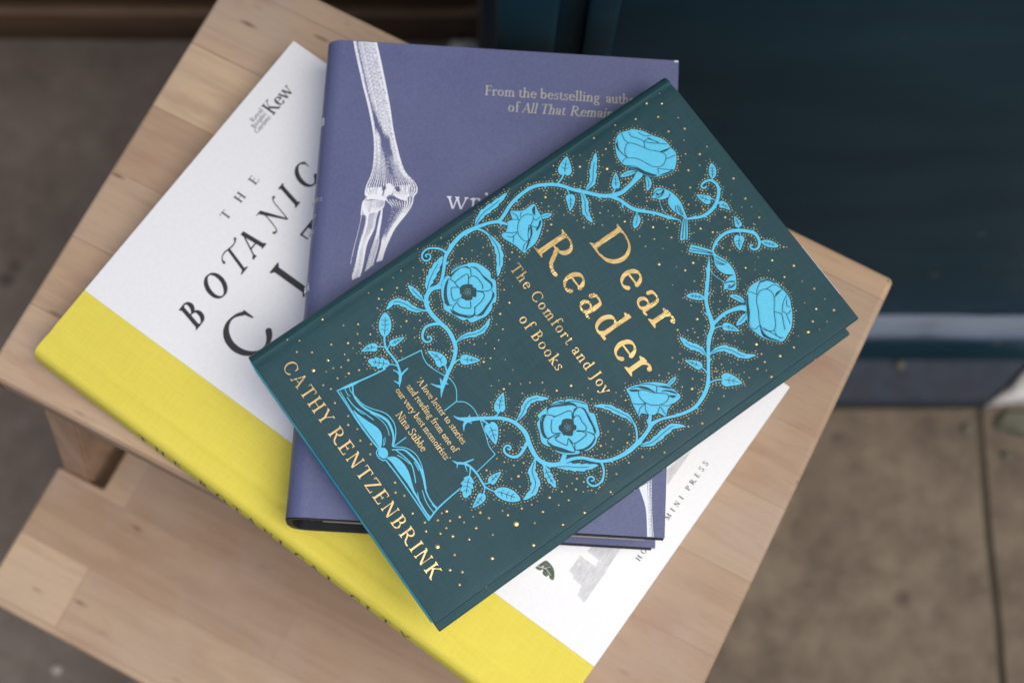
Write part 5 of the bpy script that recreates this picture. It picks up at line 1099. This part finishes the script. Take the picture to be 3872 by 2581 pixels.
# spine title, standing on the spine face and read from the spine side
f = Field(-5, 0, 300, 20, 0.10)
for ch, y in SPINE_Y: put_glyph(f, ch, 294 - y - 2.6, 6.2, 8.2, 0.9, 0, 1.1)
def on_spine(a, b, z):
    k = max(0.0, min(8.0, (YT - 2.6 - b) / (YT - 4.4) * 8)); return (-0.35 - 2.5 * math.sin(math.pi * (0.10 + 0.62 * k / 8)) - z, 294 - a, b)
relief("spine_lettering", f, -0.05, 0.05, M_BLACKINK, ycs, warp=on_spine)

# ------------------------------------------------------------------ purple book in its jacket (middle)
PT = 36.0; Z_P = CAM_H - 0.7202
pb = tag(empty("hardback_book", (-0.08976, 0.09163, Z_P + 0.0001), 2.99), "purple jacketed hardback with white bone drawing in the middle of the stack", "book")
H_P, W_P = 224.2, 165.0
def jacket_profile(off, x_end, r=8.0, bul=0.9):
    pts = [(x_end, PT - off)] + [(x_end - (x_end - 16) * i / 6, PT - off) for i in range(1, 7)] + [(12.5, PT - off - 0.05), (10.5, PT - off - 0.12)]
    pts += arc(r, PT - r, r - off, 92, 172, 10)
    for i in range(1, 8):
        t = i / 8; z = PT - r + 1 - (PT - 2 * r + 2) * t; pts.append((off - bul * math.sin(math.pi * t) + 0.05, z))
    pts += arc(r, r, r - off, 188, 268, 10) + [(12.5, off)] + [(16 + (x_end - 16) * i / 6, off) for i in range(0, 7)]
    return pts
op = jacket_profile(0.0, W_P); ip = jacket_profile(0.28, W_P)[::-1]
pj = from_bm("jacket", scale_mm(bm_profile(op + ip, 0.0, H_P)), M_PURPLE, pb, 35)
jr = [(x, z) for x, z in jacket_profile(0.06, 60)]; jr2 = [(x, z) for x, z in jacket_profile(0.2, 60)][::-1]
from_bm("cut_edge", scale_mm(bm_profile(jr + jr2, -0.07, -0.005)), M_EDGEPURPLE, pj, 35)
def half_case(sgn, x_end, y0):
    o = jacket_profile(0.34, x_end); n_ = jacket_profile(3.0, x_end); k = len(o) // 2
    p_ = (o[:k + 1], n_[:k + 1]) if sgn > 0 else (o[k:], n_[k:])
    return scale_mm(bm_profile(p_[0] + p_[1][::-1], y0, H_P - 0.45))
from_bm("front_board", half_case(1, W_P - 0.4, -0.75), M_BLACK, pb, 35)
from_bm("back_board", half_case(-1, W_P - 2.0, -0.95), M_BLACK, pb, 35)
from_bm("page_block", scale_mm(bm_box(14, 2.9, 3.05, W_P - 5.5, H_P - 4.0, PT - 3.05, 0.1)), M_PAGES, pb, 35)
from_bm("jacket_flap", scale_mm(bm_box(70, -0.1, 3.02, W_P - 2.0, H_P - 0.9, 3.2)), M_PURPLE, pb, 35)
bm = bmesh.new(); bmesh.ops.create_cone(bm, cap_ends=True, segments=16, radius1=1.6, radius2=1.6, depth=15)
for v in bm.verts: v.co = Vector((9.0 + v.co.x, 3.9 + v.co.y, PT / 2 + v.co.z * 1.7))
from_bm("headband", scale_mm(bm), M_HEADBAND, pb, 40)
bm = bm_box(162.7, 223.2, PT - .3, 164.9, 224.3, PT + 0.04, 0.25)
from_bm("worn_corner", scale_mm(bm), M_EDGEWHITE, pj, 40)
def on_jacket(x, y, z):
    """wrap artwork past the shoulder down the spine; x < 8 runs along the curve"""
    if x >= 8: return (x, y, PT + z)
    s = 8 - x; r = 8.0; q = s / r
    if q < math.pi / 2: return (8 - (r + z) * math.sin(q), y, PT - r + (r + z) * math.cos(q))
    return (-z - 0.9, y, PT - r - (s - r * math.pi / 2))
text_mesh("author_lettering", [("From the bestselling", 75.2, 128.9, 200.85, 4.9, .95, 0), ("author", 131.5, 147.5, 200.8, 4.9, .95, 0), ("of", 86.2, 91.6, 193.4, 4.9, .95, 0), ("All That", 92.8, 112.9, 193.35, 4.9, .95, .16), ("Remains", 115.2, 137.5, 193.3, 4.9, .95, .16)], -.1, .05, M_PALEGOLD, pj, on_jacket)
text_mesh("title_lettering", [("written", 61.2, 105.5, 144.3, 9.4, .7, 0), ("in bone", 61.4, 106.0, 126.5, 9.4, .7, 0)], -.1, .03, M_JWHITE, pj, on_jacket)
S8 = 8 - 8 * math.pi / 2                               # where the curve reaches the upright face of the spine
text_mesh("spine_lettering", [("n", -2.0, 1.3, 182.4, 6.0, .8, 0)], -.1, .04, M_JWHITE, pj, on_jacket)
text_mesh("spine_lettering", [("Black", -9.0, 1.2, 102.6, 3.6, .8, 0)], -.1, .04, M_JWHITE, pj, on_jacket)
text_mesh("spine_quote_lettering", [("stories", -7.4, 4.2, 144.6, 2.9, .9, 0), ("we", -4.2, 1.2, 137.2, 2.9, .9, 0), ("inc\u2019", -5.2, 2.4, 129.4, 2.9, .9, 0)], -.1, .04, M_PALEGOLD, pj, on_jacket)
# the arm bones: white engraving strokes running along each bone, denser towards the lit edge
f = Field(10, 40, 70, 223.95, 0.075, 0.3)
br_ = random.Random(11)
def along(A, B, s, n=48):
    a = np.array(crv(A, 10)); b = np.array(crv(B, 10))
    def rs(q):
        d = np.r_[0, np.cumsum(np.hypot(*np.diff(q, axis=0).T))]; t = np.linspace(0, d[-1], n); return np.c_[np.interp(t, d, q[:, 0]), np.interp(t, d, q[:, 1])]
    return rs(a) * (1 - s) + rs(b) * s
def engrave(A, B, s0, s1, step, dens, n=150):
    """burin lines between lateral fractions s0..s1 of a bone; each line swells with the tone dens(s, t)"""
    w = np.mean(np.hypot(*(along(A, B, 0) - along(A, B, 1)).T)) * (s1 - s0); k = max(2, int(w / step))
    for i in range(k + 1):
        s = s0 + (s1 - s0) * i / k; P_ = along(A, B, s, n); run = []; ph = br_.uniform(0, 6); own = br_.uniform(.72, 1.22)
        for j in range(n):
            t = j / (n - 1); d = own * dens(s, t) * (1 + .45 * math.sin(j * 1.3 + ph) * br_.random()) + br_.uniform(-.10, .10)
            rad = 0.5 * step * min(1.15, d)
            if rad > .045: run.append((P_[j][0], P_[j][1], rad))
            else:
                if len(run) > 1: f.stroke(run)
                run = []
        if len(run) > 1: f.stroke(run)
def sm(x, a, b): x = max(0.0, min(1.0, (x - a) / (b - a))); return x * x * (3 - 2 * x)
B_ = BONES
f.poly(crv(B_["hr"][:7], 8) + crv(B_["hi"][:9], 8)[::-1])                    # bright edge of the upper arm bone
def humerus(s, t):
    left = (1 - sm(s, .03, .16)) * (.95 if t < .60 else .9)
    mid = sm(s, .10, .22) * .56 * (1 - sm(t, .26 + .55 * s, .42 + .55 * s)) * (1 - sm(t, .58, .66))
    right = sm(s, .62, .82) * (.66 if t < .62 else .48)
    low = sm(t, .66, .80) * (.66 - .46 * math.exp(-((s - .55) / .18) ** 2) * (1 - sm(t, .84, .96)))
    inner = sm(t, .56, .64) * (1 - sm(s, .20, .36)) * .66
    flare = sm(s, .66, .92) * .85 * sm(t, .60, .66)
    return max(left, mid, right, low, inner, flare)
engrave(B_["hl"], B_["hr"], 0.0, 1.0, .56, humerus, 190)
for k in range(560):                                                        # stipple on the bright edge and at the flare
    t = br_.random(); P_ = along(B_["hi"][:9], B_["hr"][:7], br_.uniform(.0, .62), 300); q = P_[int(t * 299)]
    f.stroke([(q[0], q[1], .07), (q[0] + .35, q[1] - .2, .05)], cut=True)
for w_ in ("white1", "white2", "white3"): f.poly(crv(B_[w_], 5, True))
for e_, r_ in (("edgeA", .28), ("edgeB", .30), ("edgeC", .22)): f.stroke([(x, y, r_) for x, y in crv(B_[e_], 6)])
engrave(B_["ball_l"], B_["ball_r"], 0, 1, .58, lambda s, t: .72, 30)
engrave(B_["tr_l"], B_["tr_r"], 0, 1, .58, lambda s, t: .70, 30)
engrave(B_["capl"], B_["capr"], 0, 1, .52, lambda s, t: .78 - .35 * sm(t, .5, .9) * (1 - s), 40)
engrave(B_["rl"], B_["ri"], 0, 1, .50, lambda s, t: max(.62 * (1 - sm(t, .06, .16)), .35 * (1 - sm(s, .02, .10)), .62 * sm(s, .45, 1.0)), 140)
engrave(B_["ri"], B_["rr"], 0, 1, .52, lambda s, t: .46 + .46 * s, 150)
engrave(B_["ul"], B_["ur"], 0, 1, .54, lambda s, t: max(.70 * (1 - sm(t, .08, .20)), .18 + .80 * sm(s, .22, .85), .62 * sm(t, .5, .7)), 150)
engrave(B_["ml"], B_["mr"], 0, 1, .45, lambda s, t: .42 + .30 * t, 120)
for w_ in ("dark1", "dark2", "dark3"): f.poly(crv(B_[w_], 5, True), cut=True)
relief_cells("bone_engraving", f, PT + .03, M_JWHITE, pj)
f = Field(135, 0.1, 164.6, 70, 0.075, 0.3)
f.poly(crv(B_["lw"][:4], 6) + crv(B_["lw"][4:], 6)); engrave(B_["lwl"], B_["lwr"], 0, 1, .62, lambda s, t: .80 - .40 * s, 90)
relief_cells("bone_engraving", f, PT + .03, M_JWHITE, pj)

# ------------------------------------------------------------------ green cloth book (top)
GT = 22.0; Z_G = CAM_H - 0.6842
gb = tag(empty("hardback_book", (-0.11237, 0.15534, Z_G + 0.0001), -48.05), "dark green cloth hardback with blue roses and gold lettering on top of the stack", "book")
H_G, W_G = 225.8, 140.3
# front board: shoulder rolled over at the spine, rounded fore-edge
prof = [(W_G - 1.4, GT - 2.7)] + arc(W_G - 1.3, GT - 1.3, 1.3, -80, 88, 8) + [(W_G - 6, GT), (70, GT), (20, GT), (13, GT - .10), (9, GT - .32), (6.4, GT - .70)] + arc(4.6, GT - 5.2, 4.3, 78, 120, 4) + [(2.2, GT - 4.2), (6, GT - 2.7)]
bm = bm_profile(prof, 0, H_G, 1, 0.5)
gf = from_bm("front_board", scale_mm(bm), M_GREEN, gb, 40)
BX = 1.9                                              # the spine leans a little, so the back board stands proud at the fore-edge
bprof = [(7, 0.0)] + arc(W_G + BX - 1.3, 1.3, 1.3, -90, 90, 8) + [(7, 2.6)]
gk = from_bm("back_board", scale_mm(bm_profile(bprof, 0.3, H_G - 0.6, 1, 0.5)), M_GREEN, gb, 40)
sp = [(7, GT - 2.9)] + arc(4.6, GT - 4.7, 4.6, 100, 180, 7) + [(0.0 - .4, GT / 2)] + arc(4.6, 4.6, 4.6, 180, 268, 7) + [(7, 2.7), (3, 4), (3, GT - 5)]
from_bm("spine", scale_mm(bm_profile(sp, 0.1, H_G - 0.1, 1, 0.3)), M_GREEN, gb, 40)
from_bm("page_block", scale_mm(bm_box(3.1, -0.38, 2.62, W_G - 3.2, H_G - 3, GT - 2.72, 0.1)), M_BLUEPAGES, gb, 35)

RES = 0.12; BOX = (-1, -1, 142, 227)
all_blue = Field(*BOX, RES, 2.6)
def jig(seed):
    r = random.Random(seed); return lambda s: r.uniform(-s, s)
# vine, tendrils and leaves
fv = Field(*BOX, RES, 0.6)
for part, pts in ART["stems"]:
    q = crv(pts, 5); fv.stroke(q); all_blue.stroke(q)
def leaf_shape(kind, pts, hw):
    P_ = np.array(crv(pts, 14)); d = np.r_[0, np.cumsum(np.hypot(*np.diff(P_, axis=0).T))]; n = 46
    t = np.linspace(0, 1, n); Q = np.c_[np.interp(t * d[-1], d, P_[:, 0]), np.interp(t * d[-1], d, P_[:, 1])]
    T_ = np.gradient(Q, axis=0); T_ /= np.hypot(*T_.T)[:, None] + 1e-9; N_ = np.c_[-T_[:, 1], T_[:, 0]]
    if kind == "heart": w = (1 - np.exp(-t / .05)) * (1 - t) ** 0.85 * (1 + .42 * t) * 1.04
    elif kind == "oval": w = 2.35 * t ** .58 * (1 - t) ** .70
    elif kind == "lobe": w = 2.3 * t ** .5 * (1 - t) ** .62 * (.62 + .42 * ((3.6 * t) % 1))
    else: w = 2.45 * t ** .60 * (1 - t) ** .68
    wl_ = w.copy(); wr_ = w.copy()
    if kind == "ser": wl_ *= .70 + .36 * ((5.0 * t + .15) % 1); wr_ *= .70 + .36 * ((5.0 * t + .6) % 1)
    if kind == "lobe": wr_ = 2.3 * t ** .5 * (1 - t) ** .62 * (.62 + .42 * ((3.6 * t + .4) % 1))
    Lp = Q + N_ * (wl_ * hw)[:, None]; Rp = Q - N_ * (wr_ * hw)[:, None]
    if kind == "heart":
        for A_ in (Lp, Rp): A_[1:6] -= T_[1:6] * hw * np.array([.30, .26, .18, .10, .04])[:, None]
    return Q, T_, N_, [tuple(p) for p in Lp] + [tuple(p) for p in Rp[::-1]], w
veins = []
for kind, pts, hw in ART["leaves"]:
    Q, T_, N_, out, w = leaf_shape(kind, pts, hw); fv.poly(out); all_blue.poly(out)
    n = len(Q); a_, b_ = int(n * (.12 if kind != "ser" else .04)), int(n * .80)
    veins.append([(x, y, .15) for x, y in Q[a_:b_:3]])
    if kind in ("heart", "oval", "lobe"):
        for k in ((.30, .52) if kind == "heart" else (.28, .46, .64)):
            i = int(k * n)
            for sgn in (1, -1):
                e = Q[i] + sgn * N_[i] * w[i] * hw * .62 + T_[i] * hw * .28; m_ = Q[i] + sgn * N_[i] * w[i] * hw * .34 + T_[i] * hw * .05
                veins.append([(*Q[i], .12), (*m_, .13), (*e, .08)])
for v_ in veins: fv.stroke(v_, cut=True)
def flower(name, key, z1):
    f_ = Field(*BOX, RES, 0.6)
    for op_, q in ART["polys"][key]:
        if op_ == '+': c_ = crv(q, 5, True); f_.poly(c_); all_blue.poly(c_)
    for op_, q in ART["polys"][key]:
        if op_ == '-': f_.poly(crv(q, 4, True), cut=True)
        elif op_ == 'c': f_.stroke([(x, y, w_ * 1.45) for x, y, w_ in crv(q, 6)], cut=True)
    for op_, q in ART["polys"][key]:
        if op_ == 's': f_.stroke(crv(q, 6))
        if op_ == '+' and key.startswith(("rose0", "rose1")):                # the fine line round each rose
            c_ = crv([tuple(v) for v in q], 5, True); f_.stroke([(x, y, .07) for x, y in c_ + c_[:1]])
    if key in ("rose2", "rose3"):
        cx, cy = ART["rc"][0 if key == "rose2" else 1]
        for k in range(9):
            a_ = k * 2.4; r_ = .33 * math.sqrt(k + .3); f_.stroke([(cx + r_ * math.cos(a_), cy + r_ * math.sin(a_), .15), (cx + r_ * math.cos(a_) + .01, cy + r_ * math.sin(a_), .15)])
    return relief(name, f_, GT - .1, GT + z1, M_BLUE, gf, steps=((.22, GT + z1 + .13), (.50, GT + z1 + .22)))
ZR = 0.16
for key in ("rose0", "rose1", "rose2", "rose3"): flower("rose", key, ZR)
for key in ("bud0", "bud1"): flower("rosebud", key, ZR)
for key in ("bird0", "bird1"): flower("bird", key, ZR)
for k_ in ("rose0", "rose1", "rose2", "rose3", "bud0", "bud1", "bird0", "bird1"):
    for op_, q in ART["polys"][k_]:
        if op_ == '+': fv.poly(crv(q, 5, True), cut=True)                    # the vine stops at the flowers
for k_ in ("rose0", "rose1", "rose2", "rose3", "bud0", "bud1"):
    for op_, q in ART["polys"][k_]:
        if op_ == '+':
            c_ = crv(q, 5, True); fv.stroke([(x, y, .12) for x, y in c_ + c_[:1]], cut=True)
relief("vine", fv, GT - .1, GT + .15, M_BLUE, gf, steps=((.22, GT + .28),))
fb = Field(*BOX, RES, 0.6)
for op_, q in ART["polys"]["book"]:
    if op_ == '+': fb.poly(crv(q, 5, True))
    else: fb.stroke(crv(q, 6))
relief("open_book_drawing", fb, GT - .1, GT + .20, M_BLUE, gf)
# gold dots: the large measured ones, then the beaded lines that follow every outline
dots = [(u, v, r) for u, v, r in ART["dots"]]
used = {}
def free(u, v, r):
    i, j = int(u), int(v)
    for a_ in (-2, -1, 0, 1, 2):
        for b_ in (-2, -1, 0, 1, 2):
            for (x, y, q) in used.get((i + a_, j + b_), ()):
                if (x - u) ** 2 + (y - v) ** 2 < (r + q + .14) ** 2: return False
    return True
def put(u, v, r): used.setdefault((int(u), int(v)), []).append((u, v, r))
for d in dots: put(*d)
TEXTBOX = [(44, 148, 97, 167), (32, 127, 106, 146), (32, 112, 104, 119), (53, 102, 85, 109), (8, 8, 127, 16.5)]
dr = random.Random(5)
for level, spacing, keep in ((-.82, 1.28, 1.0), (-1.9, 2.0, .24), (-2.5, 2.6, .12)):
    for lp in contours(all_blue, level, raw=True):
        acc = 0.0; nxt = 0.3
        for (ax, ay), (bx, by) in zip(lp, lp[1:]):
            L_ = math.hypot(bx - ax, by - ay); acc += L_
            if acc < nxt: continue
            nxt = acc + spacing * dr.uniform(.86, 1.2)
            if dr.random() > keep or not (2.5 < bx < 138.5 and 3 < by < 223): continue
            if inside((bx, by), ART["region"]) or any(x0 < bx < x1 and y0 < by < y1 for x0, y0, x1, y1 in TEXTBOX): continue
            r = dr.choice((.25, .28, .31, .34, .40)) if level > -1 else dr.choice((.18, .22, .27, .33))
            if level < -1: bx += dr.uniform(-.2, .2); by += dr.uniform(-.2, .2)
            if free(bx, by, r) and all_blue.sample(bx, by) < -r - .22: put(bx, by, r); dots.append((bx, by, r))
for c_ in ART["rc"]:                                                         # stamens
    for k in range(13):
        a_ = k * 2 * math.pi / 13; r_ = 1.42 + .18 * math.sin(k * 2.3); dots.append((c_[0] + r_ * math.cos(a_), c_[1] + r_ * math.sin(a_), .19))
V, Fc = [], []
for u, v, r in dots:
    b0 = len(V); n = 9; h = min(.30, .42 * r + .06)
    for k in range(n): a_ = 2 * math.pi * k / n; V.append(((u + r * math.cos(a_)) * MM, (v + r * math.sin(a_)) * MM, (GT - .02) * MM))
    for k in range(n): a_ = 2 * math.pi * k / n; V.append(((u + .72 * r * math.cos(a_)) * MM, (v + .72 * r * math.sin(a_)) * MM, (GT + h * .75) * MM))
    V.append((u * MM, v * MM, (GT + h) * MM))
    for k in range(n):
        j = (k + 1) % n; Fc.append((b0 + k, b0 + j, b0 + n + j, b0 + n + k)); Fc.append((b0 + n + k, b0 + n + j, b0 + 2 * n))
me = bpy.data.meshes.new("gold_dots"); me.from_pydata(V, [], Fc); me.update()
for p in me.polygons: p.use_smooth = True
link_mesh("gold_dots", me, M_GOLDFINE, gf)
# stray gold dots wrapped over the board edges
for y, x, z, r_ in ((214, W_G - .9, GT - .45, .5), (168, W_G - .7, GT - .7, .75), (92, W_G - .8, GT - .5, .7), (40, W_G - .6, GT - .6, .5), (26, W_G - .3, GT - 1.1, .8),
                    (70, W_G + BX, 1.6, .5), (104, W_G + BX - .1, 2.1, .5), (120, W_G + BX, 1.5, .5), (148, W_G + BX, 1.4, .5), (205, W_G + BX - .1, 2.2, .5)):
    bm = bmesh.new(); bmesh.ops.create_icosphere(bm, subdivisions=2, radius=r_)
    for v in bm.verts: v.co = Vector((x + v.co.x * .35, y + v.co.y, z + v.co.z * .7))
    from_bm("edge_dot", scale_mm(bm), M_GOLDFINE, gf if z > 5 else gk, 60)
from_bm("pale_edge", scale_mm(bm_box(100, H_G - .02, GT - 1.3, 127, H_G + .22, GT - .25, .1)), M_EDGEWHITE, gf, 40)  # thin pale sliver along part of the front board's top edge
# gold lettering
f = Field(40, 140, 105, 170, 0.07)
for ch, x, sx in (("D", 44.6, 1.13), ("e", 63.3, 1.15), ("a", 76.2, 1.12), ("r", 87.0, 1.22)): put_glyph(f, ch, x, 150.2, 15.3, sx, 0, 0.98)
relief("title_lettering", f, GT - .1, GT + .10, M_GOLD, gf)
f = Field(28, 122, 110, 150, 0.07)
for ch, x, sx in (("R", 32.6, 1.15), ("e", 50.0, 1.15), ("a", 62.9, 1.12), ("d", 73.5, 1.16), ("e", 87.3, 1.15), ("r", 98.2, 1.22)): put_glyph(f, ch, x, 128.95, 15.3, sx, 0, 0.98)
relief("title_lettering", f, GT - .1, GT + .10, M_GOLD, gf)
text_mesh("subtitle_lettering", [("The Comfort and Joy", 33.6, 103.0, 114.55, 5.0, .9, 0), ("of Books", 54.3, 83.0, 104.2, 5.0, .9, 0)], GT - .1, GT + .12, M_GOLDFINE, gf)
text_mesh("quote_lettering", [("\u2018A love letter to stories", 51.2, 85.4, 52.6, 2.85, .85, 0), ("and reading from one of", 50.9, 86.2, 47.6, 2.85, .85, 0), ("our very best memoirists\u2019", 49.5, 87.3, 42.8, 2.85, .85, 0), ("Nina Stibbe", 58.4, 78.2, 36.9, 3.3, .85, 0)], GT - .1, GT + .12, M_GOLDFINE, gf)
text_mesh("author_lettering", [("CATHY", 12.6, 44.6, 9.25, 6.1, .85, 0), ("RENTZENBRINK", 48.3, 124.2, 9.05, 6.1, .88, 0)], GT - .1, GT + .12, M_GOLDFINE, gf)
